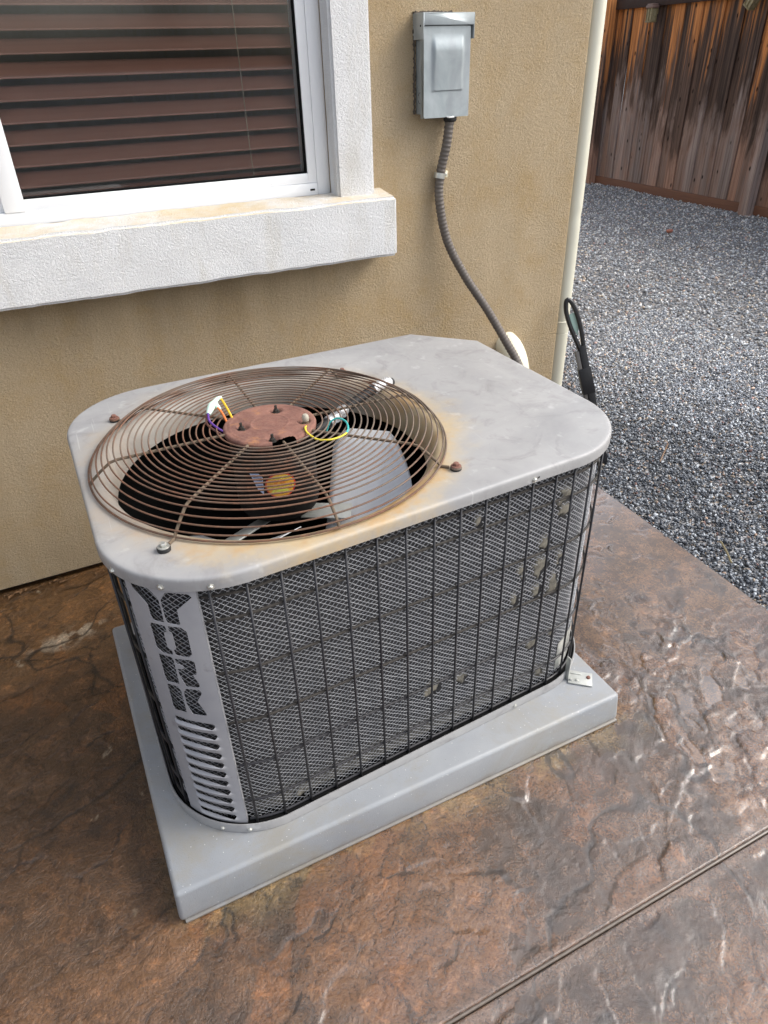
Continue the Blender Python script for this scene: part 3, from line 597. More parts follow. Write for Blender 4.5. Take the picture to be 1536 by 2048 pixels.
# ------------------------------------------------------------------ things on the wall
def build_disconnect():
    t = thing('disconnect_box', 'grey metal electrical disconnect box mounted on the tan wall', 'electrical box', (1.16, 0, 1.2))
    def P(g): 
        g.v = [(x - 1.16, y, z - 1.2) for x, y, z in g.v]; return g
    P(Geo().box(1.090, 1.226, -.047, .002, 1.222, 1.447)).obj('body', MAT['box'], t, bevel=.002)
    g = Geo(); x0, x1, z0, z1, y = 1.0855, 1.2320, 1.2135, 1.4275, -.053       # lid with a raised embossed field
    xs = np.linspace(x0, x1, 45); zs = np.linspace(z0, z1, 65); X, Z = np.meshgrid(xs, zs, indexing='ij')
    e = sst(1.108, 1.119, X) * (1 - sst(1.204, 1.211, X)) * sst(1.277, 1.2785, Z) * (1 - sst(1.372, 1.412, Z)); e2 = e * (.35 + .65 * sst(1.277, 1.41, Z))
    Yv = y - .0085 * e2
    I = np.arange(X.size).reshape(X.shape); Q = np.stack([I[:-1, :-1], I[1:, :-1], I[1:, 1:], I[:-1, 1:]], -1).reshape(-1, 4)
    V = np.stack([X, Yv, Z], -1).reshape(-1, 3); lid = Geo().add(V, Q)
    lid.add([(x0, y, z0), (x0, y, z1), (x0, y + .022, z1), (x0, y + .018, z0)], [(0, 1, 2, 3)]).add([(x1, y, z0), (x1, y, z1), (x1, y + .022, z1), (x1, y + .022, z0)], [(3, 2, 1, 0)])
    lid.add([(x0, y, z0), (x1, y, z0), (x1, y + .022, z0), (x0, y + .022, z0)], [(3, 2, 1, 0)])
    P(lid).obj('lid', MAT['box'], t, smooth=True, recalc=False)
    hood = Geo().box(1.083, 1.2375, -.057, .001, 1.4505, 1.4575).box(1.083, 1.2375, -.059, -.0565, 1.430, 1.4575).box(1.0805, 1.083, -.059, .001, 1.3985, 1.4575).box(1.2375, 1.240, -.059, .001, 1.3985, 1.4575)
    P(hood).obj('hood', MAT['box'], t, bevel=.0008)
    P(Geo().tube([(1.160, -.048, 1.2145), (1.163, -.062, 1.2135), (1.178, -.063, 1.2138), (1.181, -.048, 1.2145)], .0022, 6)).obj('hasp', MAT['white'], t, smooth=True)
    P(Geo().box(1.158, 1.172, -.0545, -.050, 1.2105, 1.2145)).obj('hasp_slot', MAT['gap'], t)
    ring = Geo(); ring.tube([(1.0893, -.024 + .0105 * math.cos(a), 1.262 + .0135 * math.sin(a)) for a in np.linspace(.4, 5.9, 22)], .0006, 5)
    P(ring).obj('knockout', MAT['rail'], t)
    for y_, z_ in ((-.044, 1.429), (-.039, 1.388), (-.039, 1.376)): P(Geo().box(1.079 if z_ > 1.4 else 1.0888, 1.0892, y_ - .0016, y_ + .0016, z_ - .0022, z_ + .0022)).obj('screw_hole', MAT['gap'], t)
    c = Geo()
    c.tube([(1.0845 + rnd.uniform(-.0025, .001), -.001, 1.222 + k * .0042) for k in range(58)], [rnd.uniform(.0022, .0052) for k in range(58)], 6)
    c.tube([(1.086 + k * .0036, -.001, 1.4595 + rnd.uniform(-.0005, .0022)) for k in range(33)], [rnd.uniform(.0016, .0042) for k in range(33)], 6)
    P(c).obj('old_caulk', MAT['caulk'], t, smooth=True)
    # flexible conduit
    path = fit_curve([(1.1855, -.030, 1.222), (1.1853, -.03, 1.2092), (1.1753, -.030, 1.1403), (1.1639, -.0185, 1.0667), (1.1590, -.021, .9912), (1.1828, -.032, .8736), (1.2366, -.055, .7637), (1.3042, -.10, .6495), (1.3474, -.15, .5543), (1.372, -.205, .478), (1.36, -.30, .39), (1.22, -.42, .31), (1.06, -.47, .29), (1.000, -.48, .29)], .0021)
    L = [0]
    for a, b in zip(path, path[1:]): L.append(L[-1] + (b - a).length)
    rad = [.0130 + .0015 * (max(0, math.sin(2 * math.pi * s / .0115)) ** .6) for s in L]
    o = Geo().tube(path, rad, 14).obj('flexible_conduit', MAT['conduit'], None, smooth=True)
    tag(o, 'ribbed grey conduit running from the disconnect box down to the air conditioner', 'conduit')
    Geo().lathe([(.0, .010), (.0185, .010), (.0195, .006), (.0195, -.004), (.016, -.008), (.0, -.008)], 16, Matrix.Translation((1.1855, -.030, 1.208))).obj('fitting', MAT['rubber'], o, smooth=True)
    st = Geo(); st.tube([(1.1585 + .0, -.0185, 1.052), (1.1595, -.0186, 1.058), (1.161, -.0186, 1.066)], [.0168, .0170, .0168], 18, caps=False)
    so_ = st.obj('strap', MAT['zinc'], o, smooth=True)
    Geo().box(1.174, 1.1955, -.006, .001, 1.050, 1.068).obj('strap_tab', MAT['cream_bright'], so_, bevel=.001)
    Geo().lathe([(0, .006), (.0038, .005), (.0052, .001), (.0052, -.002)], 6, Matrix.Translation((1.186, -.008, 1.059)) @ Matrix.Rotation(R(90), 4, 'X')).obj('screw', MAT['zinc'], so_)
build_disconnect()
o = Geo()
pp = fit_curve([(1.462, .012, .474), (1.464, -.020, .462), (1.466, -.050, .430), (1.468, -.066, .385), (1.468, -.070, .34)], .008)
o.tube(pp, [.047] * len(pp), 22)
stub = o.obj('pipe_cover', MAT['cream_bright'], None, smooth=True); tag(stub, 'cream painted pipe cover bending out of the wall behind the conduit', 'pipe cover')
Geo().tube([Vector((1.468, -.070, .350)), Vector((1.468, -.070, .335))], [.0485, .049], 22).obj('torn_sealant', MAT['caulk'], stub)
Geo().tube([(1.468, -.070, .345), (1.46, -.08, .30), (1.41, -.16, .25), (1.30, -.30, .22), (1.03, -.45, .22)], .028, 12).obj('insulated_pipe', MAT['black'], stub, smooth=True)

ds = thing('downspout', 'cream round downspout at the house corner with a coupling low down', 'downspout', (1.7285, .034, -.02))
zz = list(np.arange(0, 2.86, .02)); rr_ = [.0315 - .0025 * math.exp(-((z - .90) / .012) ** 2) for z in zz]
Geo().tube([(0, 0, z) for z in zz], rr_, 24).obj('pipe', MAT['cream'], ds, smooth=True)
Geo().lathe([(.0315, .485), (.0345, .487), (.0345, .530), (.0315, .532)], 24).obj('coupling', MAT['cream'], ds, smooth=True)
Geo().lathe([(.0315, .05), (.0338, .052), (.0338, .484), (.0318, .486)], 24).obj('lower_sleeve', MAT['cream'], ds, smooth=True)

# ------------------------------------------------------------------ fence
FA = -math.atan(.052)
fence = thing('wooden_fence', 'weathered dark wooden fence with orange streaks behind the gravel yard', 'fence', (6.233, 0, 0), rz=FA)
def build_fence():
    def board(name, w, th, z0, z1, seed):
        rs = random.Random(seed); g = Geo(); n = 8; V = []
        for k in range(n + 1):
            z = z0 + (z1 - z0) * k / n; bow = .004 * math.sin(k * .9 + seed); 
            for x, y in ((0, -w / 2), (0, w / 2), (th, w / 2), (th, -w / 2)): V.append((x + bow + rs.uniform(-.001, .001), y + rs.uniform(-.0025, .0025), z))
        F = [(4 * k + i, 4 * k + (i + 1) % 4, 4 * k + 4 + (i + 1) % 4, 4 * k + 4 + i) for k in range(n) for i in range(4)] + [(3, 2, 1, 0), (4 * n, 4 * n + 1, 4 * n + 2, 4 * n + 3)]
        g.add(V, F); me = bpy.data.meshes.new(name); me.from_pydata(g.v, [], g.f); me.materials.append(MAT['fence']); return me
    fronts = [board('board', .138, .017, .045, 1.93, s) for s in range(5)]; rears = [board('board', .150, .016, .045, 1.93, s + 20) for s in range(4)]
    k = 0; y = -3.0
    while y < 13.4:
        for me, dx, dy in ((fronts[k % 5], 0.0, 0.0), (rears[k % 4], .019, .128)):
            o = bpy.data.objects.new('board', me); COL.objects.link(o); o.parent = fence
            o.location = (dx + rnd.uniform(-.003, .004), y + dy + rnd.uniform(-.008, .008), rnd.uniform(-.01, .01)); o.rotation_euler = (rnd.uniform(-.006, .006), rnd.uniform(-.006, .004), 0)
        y += .255; k += 1
    Geo().box(-.042, -.005, -3.1, 13.5, 1.735, 1.830).obj('top_rail', MAT['rail'], fence, bevel=.003)
    Geo().box(-.032, -.004, -3.1, 13.5, -.09, .072).obj('kickboard', MAT['kick'], fence, bevel=.003)
    pm = board('post', .105, .09, -.2, 1.95, 77)
    for y in (.50, 2.96, 5.4, 7.8, 10.3, 12.8):
        o = bpy.data.objects.new('post', pm); COL.objects.link(o); o.parent = fence; o.location = (-.125, y, 0)
build_fence()
def solar_light(y, tilt, z, label):
    p = Matrix.Rotation(FA, 4, 'Z') @ Vector((-.10, y, 0)) + Vector((6.233, 0, 0))
    t = thing('solar_light', label, 'solar light', (p.x, p.y, z), 'solar lights hung on the fence rail'); t.rotation_euler = (tilt, 0, FA)
    Geo().box(-.045, .045, -.050, .050, .06, .085).box(-.038, .038, -.042, .042, .085, .098).obj('cap', MAT['lamp_cap'], t, bevel=.004)
    Geo().box(-.028, .028, -.034, .034, -.048, .06).obj('lens', MAT['lamp_lens'], t)
    g = Geo()
    for x in (-.036, .028):
        for yy in (-.042, .034): g.box(x, x + .008, yy, yy + .008, -.052, .06)
    g.box(-.038, .038, -.044, .044, -.060, -.048).box(-.0375, .0375, -.004, .004, -.048, .06).obj('lantern_frame', MAT['lamp_tan'], t, bevel=.001)
    Geo().box(.034, .066, -.02, .02, .01, .08).obj('mount', MAT['lamp_tan'], t)
solar_light(4.69, 0.0, 1.655, 'upright tan solar light on the fence rail near the downspout')
solar_light(3.40, .55, 1.70, 'tilted tan solar light at the top corner of the fence')

# ------------------------------------------------------------------ tool leaning at the corner
def build_tool():
    t = thing('garden_tool', 'black looped tool handle with mint stickers leaning on the downspout', 'tool', (1.83, -.10, .10))
    a = Vector((1.682, -.050, .618)); b = Vector((1.775, -.130, .223)); ax = (b - a).normalized(); side = Vector((.90, -.43, 0)); side = (side - ax * side.dot(ax)).normalized(); nn = ax.cross(side)
    o0 = Vector(t.location)
    def W_(s, l, n=0): return a + ax * s + side * l + nn * n - o0
    loop = [W_(.230, .016), W_(.190, .021), W_(.140, .0235), W_(.090, .0225), W_(.045, .017), W_(.014, .008), W_(.003, -.002), W_(.012, -.010), W_(.045, -.0155), W_(.090, -.0130), W_(.140, -.005), W_(.185, .004), W_(.230, .008)]
    Geo().tube(fit_curve(loop, .006), .0082, 8).obj('hang_loop', MAT['black'], t, smooth=True)
    lab = Geo().add([W_(.062, -.016, -.009), W_(.058, .012, -.009), W_(.100, .020, -.010), W_(.148, .012, -.010), W_(.120, .0, -.010)], [(0, 1, 2, 3, 4)]).add([W_(.062, -.016, -.007), W_(.058, .012, -.007), W_(.100, .020, -.008), W_(.148, .012, -.008), W_(.120, .0, -.008)], [(4, 3, 2, 1, 0)])
    lb = lab.obj('sticker', MAT['mint'], t)
    Geo().add([W_(.066, -.010, -.0105), W_(.062, .010, -.0105), W_(.086, .014, -.0110), W_(.082, .002, -.0110)], [(0, 1, 2, 3)]).add([W_(.088, .004, -.0110), W_(.092, .017, -.0112), W_(.120, .015, -.0114), W_(.112, .004, -.0114)], [(0, 1, 2, 3)]).obj('white_print', MAT['white'], lb)
    def slab(name, s0, s1, l0, l1, n0, n1, m):
        g = Geo(); g.add([W_(s, l, n) for s in (s0, s1) for l in (l0, l1) for n in (n0, n1)], [(0, 1, 3, 2), (4, 6, 7, 5), (0, 4, 5, 1), (2, 3, 7, 6), (0, 2, 6, 4), (1, 5, 7, 3)]); return g.obj(name, m, t, bevel=.002)
    slab('shaft', .185, .80, .002, .028, -.012, .010, MAT['black'])
    slab('grey_strip', .200, .40, -.014, .0005, -.006, .008, MAT['grey_strip'])
    slab('sleeve', .270, .375, -.016, .031, -.016, .012, MAT['black'])
    slab('lower_sticker', .385, .50, -.012, .001, -.013, -.006, MAT['green_pale'])
    slab('lower_shaft', .385, .80, -.020, -.0125, -.012, .010, MAT['black'])
build_tool()
bm = bmesh.new(); bmesh.ops.create_icosphere(bm, subdivisions=2, radius=.028)
for v in bm.verts: v.co = Vector((v.co.x * 1.3 * (1 + .15 * rnd.uniform(-1, 1)), v.co.y * .9, v.co.z * .6 * (1 + .2 * rnd.uniform(-1, 1))))
me = bpy.data.meshes.new('brick_chip'); bm.to_mesh(me); bm.free()
o = link('brick_chip', me, MAT['brick']); o.location = (5.124, 2.75, .006); tag(o, 'small orange brick chip lying alone in the middle of the gravel', 'stone')

for pts, lab in ((((1.774, -.828, .004), (1.740, -.880, .009), (1.711, -.926, .005)), 'pale dry twig lying in the gravel close to the slab edge'), (((1.994, -.335, .004), (2.06, -.290, .010), (2.128, -.241, .005)), 'reddish dry twig lying on the gravel beyond the unit corner')):
    o = Geo().tube(fit_curve(pts, .008), .0032, 6).obj('dry_twig', MAT['leaf'] if 'red' in lab else MAT['lamp_tan'], None, smooth=True); tag(o, lab, 'twig', 'dry twigs on the gravel')

# ================================================================== AIR CONDITIONER
ZC, ZP = .7239, .0861                          # top of the cap, top of the pad
FX, FY = .327, -.812                           # fan axis
pad = Geo().box(-.0813, .9768, -1.236, -.4131, .004, ZP)
pv = []
for x, y, z in pad.v:
    k = .005 * (1 if z > .05 else 0); pv.append((x + (k if x < 0 else -k), y + (k if y < -1 else -k), z))
pad.v = pv
pado = pad.obj('equipment_pad', MAT['pad'], None, bevel=.009, seg=4); tag(pado, 'light grey equipment pad under the air conditioner', 'pad')
Geo().box(-.072, .972, -1.2395, -.412, .0005, .0060).obj('base_lip', MAT['pad'], pado, bevel=.002)

ac = thing('air_conditioner', 'grey outdoor air conditioner with a rusty fan guard and black wire cage', 'air conditioner', (.48, -.78, ZP))
AC0 = Vector(ac.location)
def A(g):
    if isinstance(g, Geo): g.v = [(x - AC0.x, y - AC0.y, z - AC0.z) for x, y, z in g.v]; return g
def outline():
    """plan outline of the cap, counter-clockwise from the left side"""
    P = []
    def arc(cx, cy, r, a0, a1, n=28): P.extend([(cx + r * math.cos(R(a0 + (a1 - a0) * i / n)), cy + r * math.sin(R(a0 + (a1 - a0) * i / n))) for i in range(n + 1)])
    arc(.161, -.991, .195, 180, 270); arc(.81, -.952, .195, 270, 360)
    P.extend([(1.0017, -.5075), (.8709, -.3697)]); arc(.156, -.577, .195, 90, 180)
    Q = []
    for a, b in zip(P, P[1:] + P[:1]):
        n = max(1, int(math.hypot(b[0] - a[0], b[1] - a[1]) / .012))
        Q.extend([(a[0] + (b[0] - a[0]) * i / n, a[1] + (b[1] - a[1]) * i / n) for i in range(n)])
    return np.array(Q)
OUT = outline(); NO = len(OUT)
def offset(d):
    t = np.roll(OUT, -1, 0) - np.roll(OUT, 1, 0); t /= np.linalg.norm(t, axis=1)[:, None]
    n = np.stack([t[:, 1], -t[:, 0]], -1); return OUT - n * d                 # d > 0 goes inwards
def at(poly, s, closed=True):
    """points at arc lengths s along a polyline"""
    q = np.concatenate([poly, poly[:1]]) if closed else poly; L = np.concatenate([[0], np.cumsum(np.linalg.norm(np.diff(q, axis=0), axis=1))])
    s = np.asarray(s) % L[-1] if closed else np.asarray(s); return np.stack([np.interp(s, L, q[:, 0]), np.interp(s, L, q[:, 1])], -1)
def plen(poly, upto=None):
    q = np.concatenate([poly, poly[:1]]); L = np.concatenate([[0], np.cumsum(np.linalg.norm(np.diff(q, axis=0), axis=1))]); return L
def build_cap():
    rows = [(.0012, ZC - .0240, 0), (0, ZC - .0240, 0), (0, ZC - .0160, 0), (.0001, ZC - .0072, 0), (.0007, ZC - .0046, 0), (.0017, ZC - .0026, 0), (.0034, ZC - .0012, 0), (.0060, ZC - .0004, 0), (.0120, ZC, 0)]
    V = []
    for d, z, _ in rows: V.append(np.column_stack([offset(d), np.full(NO, z)]))
    ang = np.arctan2(OUT[:, 1] - FY, OUT[:, 0] - FX); ca, sa = np.cos(ang), np.sin(ang)
    for k in (.35, .7): 
        o = offset(.012); h = np.column_stack([FX + .340 * ca, FY + .340 * sa]); V.append(np.column_stack([o + (h - o) * k, np.full(NO, ZC)]))
    for r_, z in ((.340, ZC), (.334, ZC - .0004), (.3290, ZC - .0022), (.3235, ZC - .0060), (.3175, ZC - .0130), (.3125, ZC - .0230), (.3095, ZC - .035), (.3080, ZC - .048), (.3080, ZC - .062), (.3095, ZC - .0625), (.3095, ZC - .045)):
        V.append(np.column_stack([FX + r_ * ca, FY + r_ * sa, np.full(NO, z)]))
    n = len(V); V = np.concatenate(V); I = np.arange(n * NO).reshape(n, NO); J = np.roll(I, -1, 1)
    F = np.stack([I[:-1], J[:-1], J[1:], I[1:]], -1).reshape(-1, 4)
    g = Geo().add(V, F.tolist()); o = A(g).obj('top_panel', MAT['cap'], ac, smooth=True, recalc=False)
    # the cap material reads object coordinates that match the world: shift the object, not the stain
    me = o.data; co = np.empty(len(me.vertices) * 3, np.float32); me.vertices.foreach_get('co', co); co = co.reshape(-1, 3) + np.array(AC0[:], np.float32); me.vertices.foreach_set('co', co.ravel()); o.location = -AC0
    # screws round the lip
    scr = bpy.data.meshes.new('screw'); gg = Geo().lathe([(0, .0042), (.0028, .0040), (.0040, .0026), (.0042, .0012), (.0056, .0010), (.0058, 0), (.0058, -.003)], 6)
    scr.from_pydata(gg.v, [], gg.f); scr.materials.append(MAT['zinc'])
    def screw(x, y, z, ang_, parent):
        s = bpy.data.objects.new('screw', scr); COL.objects.link(s); s.parent = parent
        s.matrix_parent_inverse = Matrix.Identity(4); base = Vector((x, y, z)) - (Vector((0, 0, 0)) if parent is o else AC0)
        s.matrix_local = Matrix.Translation(base) @ Matrix.Rotation(ang_, 4, 'Z') @ Matrix.Rotation(R(90), 4, 'Y') @ Matrix.Rotation(rnd.random(), 4, 'Z')
    for px, py in ((-.0165, -1.063), (.0435, -1.146), (.110, -1.1825), (.712, -1.1535)):
        i = np.argmin((OUT[:, 0] - px) ** 2 + (OUT[:, 1] - py) ** 2); nv = OUT[(i + 1) % NO] - OUT[i - 1]; a = math.atan2(-nv[0], nv[1]); screw(OUT[i, 0], OUT[i, 1], ZC - .0175, a, o)
    Geo().add([(.7205, -1.1537, ZC - .0165), (.7255, -1.1534, ZC - .0160), (.7255, -1.1534, ZC - .0125), (.7215, -1.1537, ZC - .0130)], [(0, 1, 2, 3)]).obj('empty_screw_hole', MAT['gap'], o)
    return screw
screw = build_cap()
def ring_mesh(prof, closed_prof=False):
    V = [np.column_stack([offset(d), np.full(NO, z)]) for d, z in prof]; n = len(V); V = np.concatenate(V); I = np.arange(n * NO).reshape(n, NO); J = np.roll(I, -1, 1)
    F = np.stack([I[:-1], J[:-1], J[1:], I[1:]], -1).reshape(-1, 4); return Geo().add(V, F.tolist())
pan = A(ring_mesh([(.030, ZP + .0035), (.0050, ZP + .0035), (.0022, ZP + .006), (.0022, ZP + .024), (.0, ZP + .0245), (-.0008, ZP + .0230), (-.0008, ZP + .0012), (.03, ZP + .0012)])).obj('base_pan', MAT['steel'], ac, smooth=True)
for px, py in ((.038, -1.142), (.083, -1.176), (.722, -1.153)):
    i = np.argmin((OUT[:, 0] - px) ** 2 + (OUT[:, 1] - py) ** 2); nv = OUT[(i + 1) % NO] - OUT[i - 1]; screw(OUT[i, 0], OUT[i, 1], ZP + .0105, math.atan2(-nv[0], nv[1]), ac)
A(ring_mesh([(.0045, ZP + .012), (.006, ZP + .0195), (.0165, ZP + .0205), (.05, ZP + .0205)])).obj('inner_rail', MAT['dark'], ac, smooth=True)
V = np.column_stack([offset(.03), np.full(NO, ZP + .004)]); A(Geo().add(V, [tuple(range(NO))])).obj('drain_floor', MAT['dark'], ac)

# ---- coil, lattice and wire cage
PO = {d: offset(d) for d in (.0035, .0085, .017, .020, .032)}
LS = {d: plen(PO[d]) for d in PO}
iBL = int(np.argmin(np.hypot(OUT[:, 0] + .039, OUT[:, 1] + .577))); iBR = int(np.argmin(np.hypot(OUT[:, 0] - 1.0017, OUT[:, 1] + .5075)))
def run(d):
    """arc-length span, from the back-left corner round the front to the back-right corner"""
    L = LS[d]; return L[iBL] - L[-1], L[iBR]
PATCH = [(.61, .638, .013), (.822, .629, .018), (.822, .592, .018), (.805, .61, .008), (.778, .521, .016), (.775, .47, .021), (.77, .448, .012), (.824, .475, .010), (.82, .46, .008), (.723, .476, .011), (.729, .455, .009), (.819, .396, .019), (.815, .415, .014), (.769, .402, .013), (.713, .401, .014), (.77, .246, .014), (.785, .25, .012), (.587, .24, .014), (.515, .251, .017), (.501, .243, .010), (.831, .253, .010), (.809, .143, .012), (.80, .15, .009), (.202, .073 + .05, .009)]
def dirtiness(x, z):
    m = np.zeros_like(x); j = fbm(x * 70, z * 90, 3, 3) - .5
    for a, b, r_ in PATCH: m = np.maximum(m, 1 - sst(.75, 1.1, np.hypot((x - a) / (r_ * .95), (z - b) / (r_ * 1.05)) + 1.3 * j))
    return m
def build_coil():
    d = .032; s0, s1 = run(d); s = np.arange(s0, s1, .004); z = np.arange(ZP + .012, ZC - .02, .004)
    P = at(PO[d], s); X = np.repeat(P[:, :1], len(z), 1); Y = np.repeat(P[:, 1:], len(z), 1); Z = np.repeat(z[None], len(s), 0)
    front = (X > .06) & (Y < -1.0)
    dirt = dirtiness(X, Z) * front
    fl = sst(.20, .105, Z + .05 * (fbm(X * 14, Z * 14, 9, 3) - .5) + .015) * sst(.12, .30, X + .1) * .62; dirt = np.maximum(dirt, fl)
    pk = dirtiness(X, Z) * front; Po = at(offset(.022), s / LS[d][-1] * plen(offset(.022))[-1]); X = X + (np.repeat(Po[:, :1], len(z), 1) - X) * pk * .92; Y = Y + (np.repeat(Po[:, 1:], len(z), 1) - Y) * pk * .92      # packed lint bulges out to the lattice
    V = np.stack([X - AC0.x, Y - AC0.y, Z - AC0.z], -1).reshape(-1, 3); I = np.arange(X.size).reshape(X.shape)
    me = from_np('coil', V, np.stack([I[:-1, :-1], I[1:, :-1], I[1:, 1:], I[:-1, 1:]], -1).reshape(-1, 4))
    a = me.attributes.new('dirt', 'FLOAT', 'POINT'); a.data.foreach_set('value', dirt.astype(np.float32).ravel())
    a = me.attributes.new('uv3', 'FLOAT_VECTOR', 'POINT'); a.data.foreach_set('vector', np.stack([np.repeat(s[:, None], len(z), 1), Z, 0 * Z], -1).astype(np.float32).ravel())
    link('coil', me, MAT['coil'], ac, True)
    P = PO[.032] * 1.0; q_ = offset(.036); A(Geo().add([(x, y, ZP + .006) for x, y in q_] + [(x, y, ZC - .066) for x, y in q_], [(i, (i + 1) % NO, NO + (i + 1) % NO, NO + i) for i in range(NO)])).obj('inner_shade_sheet', MAT['dark'], ac, smooth=True)  # added near-black sheet, puts the cabinet's inner shade into colour
    # sheet metal back of the cabinet
    s2 = np.linspace(LS[d][iBR], LS[d][iBL], 60); P = at(PO[.017], s2 / LS[d][-1] * LS[.017][-1]); g = Geo()
    V = [(x, y, ZP + .012) for x, y in P] + [(x, y, ZC - .02) for x, y in P]; n = len(P); g.add(V, [(i, i + 1, n + i + 1, n + i) for i in range(n - 1)])
    A(g).obj('access_panel', MAT['steel'], ac, smooth=True)
    # expanded lattice in front of the fins
    d = .020; s0, s1 = run(d); wz, hz = .00680, .00540; nc = int((s1 - s0) / wz); z0 = ZP + .012; nr = int((ZC - .022 - z0) / hz)
    i, j = np.meshgrid(np.arange(nc), np.arange(nr), indexing='ij'); k = ((i + j) % 2 == 0); i = i[k]; j = j[k]
    E = [np.stack([i, j, i + 1, j + 1], -1), np.stack([i, j, i + 1, j - 1], -1)]; E = np.concatenate(E); E = E[(E[:, 3] >= 0) & (E[:, 3] < nr)]
    def pos(ci, cj):
        s_ = s0 + ci * wz; zz_ = z0 + cj * hz
        p = at(PO[d], s_); jit = .0007 * np.stack([np.sin(ci * 1.7 + cj * .6), np.cos(ci * .9 + cj * 1.3)], -1)
        wave = .0030 * (fbm(s_ * 9, zz_ * 9, 19, 2) - .5)
        return np.column_stack([p + jit * .5, zz_ + jit[:, 1] + wave])
    a = pos(E[:, 0], E[:, 1]); b = pos(E[:, 2], E[:, 3]); mid = (a + b) / 2
    m = dirtiness(mid[:, 0], mid[:, 2]) * ((mid[:, 0] > .06) & (mid[:, 1] < -1.0)); k = m < .35; nE0 = int(k[E[:, 3] > E[:, 1]].sum()); a = a[k]; b = b[k]; mid = mid[k]
    o = at(offset(d - .004), ((s0 + (E[k][:, 0] + .5) * wz) / LS[d][-1]) * plen(offset(d - .004))[-1]); nv = o - mid[:, :2]; nv /= np.linalg.norm(nv, axis=1)[:, None]; nv = np.column_stack([nv, np.zeros(len(nv))])
    dv = b - a; dv /= np.linalg.norm(dv, axis=1)[:, None]; sv = np.cross(nv, dv); hw = np.where(np.arange(len(a)) < nE0, .00074, .00112)[:, None]
    ring = lambda p: np.stack([p + sv * hw + nv * .0002, p + nv * .0009, p - sv * hw - nv * .0002], 1)
    V = np.concatenate([ring(a), ring(b)], 1).reshape(-1, 3) - np.array(AC0[:]); n = len(a); b6 = (np.arange(n) * 6)[:, None]
    F = np.concatenate([b6 + np.array([[0, 1, 4, 3]]), b6 + np.array([[1, 2, 5, 4]]), b6 + np.array([[2, 0, 3, 5]])])
    me = from_np('lattice', V, F); link('lattice', me, MAT['mesh'], ac, False, 'stuff')
build_coil()
CC = (.161, -.991)
def build_cage():
    d = .0085; L = LS[d]; s0, s1 = run(d)
    # arc length where the corner panel starts and ends
    def s_at(px, py): return float(L[int(np.argmin(np.hypot(PO[d][:, 0] - px, PO[d][:, 1] - py)))])
    sr = s_at(.10, -1.175); sl = s_at(-.012, -1.075)
    xs_ = [.104, .160, .2165, .273, .330, .388, .445, .5025, .558, .613, .665, .720, .777, .8225]
    svert = []
    for x in xs_:
        k = [i for i in range(NO) if PO[d][i, 1] < -1.05]; xx = PO[d][k, 0]; svert.append(float(np.interp(x, xx, L[k])))
    s = svert[-1] + .052
    while s < s1: svert.append(s); s += .0555
    s = sl - .012
    while s > s0: svert.append(s); s -= .0555
    z0, z1 = ZP + .016, ZC - .018
    q = at(PO[d], svert)
    vm = bpy.data.meshes.new('guard_wire'); g = Geo().tube([(0, 0, z0), (0, 0, (z0 + z1) / 2), (0, 0, z1)], .0024, 8); vm.from_pydata(g.v, [], g.f); vm.materials.append(MAT['black_wire']); vm.shade_smooth()
    for k, (x, y) in enumerate(q):
        o = bpy.data.objects.new('guard_wire', vm); COL.objects.link(o); o.parent = ac; o.location = (x - AC0.x, y - AC0.y, -AC0.z)
    d2 = .0125; po = offset(d2); L2 = plen(po)
    for z, m in ((ZC - .046, 'dusty_wire'), (.629, 'dusty_wire'), (.513, 'dusty_wire'), (.391, 'dusty_wire'), (.275, 'black_wire'), (.170, 'black_wire'), (ZP + .026, 'black_wire')):
        k = L2[-1] / L[-1]
        for a, b in ((sr * k - .012, s1 * k), (s0 * k, sl * k + .012)):
            p = at(po, np.linspace(a, b, int((b - a) / .02)))
            A(Geo().tube([(x, y, z + .0004 * math.sin(i * 1.1)) for i, (x, y) in enumerate(p)], .0026, 7)).obj('guard_wire', MAT[m], ac, smooth=True)
build_cage()
# ---- corner panel: letters and louvre slots are real openings
PU0, PU1, PZ0, PZ1, PR = .0865, .2165, ZP + .006, ZC - .020, .187
LETTERS = [
 [(.1035, .690), (.131, .6905), (.1376, .6869), (.1497, .6725), (.1499, .6496), (.1493, .6276), (.1330, .6277), (.1300, .6340), (.1301, .6583), (.1053, .6830)],
 [(.1690, .6870), (.2018, .6861), (.2051, .6824), (.1777, .657), (.1772, .6275), (.1600, .6277), (.1578, .634), (.1578, .6704)],
 [(.1260, .6150), (.1485, .6155), (.1501, .6075), (.1433, .6044), (.1430, .5693), (.1501, .5646), (.1501, .5570), (.1335, .5566), (.1238, .5640), (.1235, .6100)],
 [(.1584, .6161), (.1781, .6170), (.1851, .6100), (.1846, .5632), (.1796, .5574), (.1591, .5581), (.1585, .5657), (.1636, .5677), (.1636, .6019), (.1625, .6067), (.1584, .6091)],
 [(.1240, .5457), (.1465, .5463), (.1480, .5411), (.1472, .4890), (.1260, .4874), (.1240, .4937)],
 [(.1552, .5447), (.1829, .5460), (.1856, .5431), (.1848, .5197), (.1827, .5168), (.1760, .5165), (.1850, .4922), (.1835, .4874), (.1637, .4867), (.1563, .5108), (.1558, .5215), (.1675, .5234), (.1697, .5311), (.1659, .5362), (.1560, .5380)],
 [(.1245, .4757), (.1435, .4768), (.1466, .4725), (.1468, .4185), (.1256, .4164), (.1240, .4219)],
 [(.1555, .4656), (.1616, .4759), (.1823, .4766), (.1853, .4725), (.1732, .4506), (.1848, .4191), (.1835, .4180), (.1626, .4178), (.1555, .4405)]]
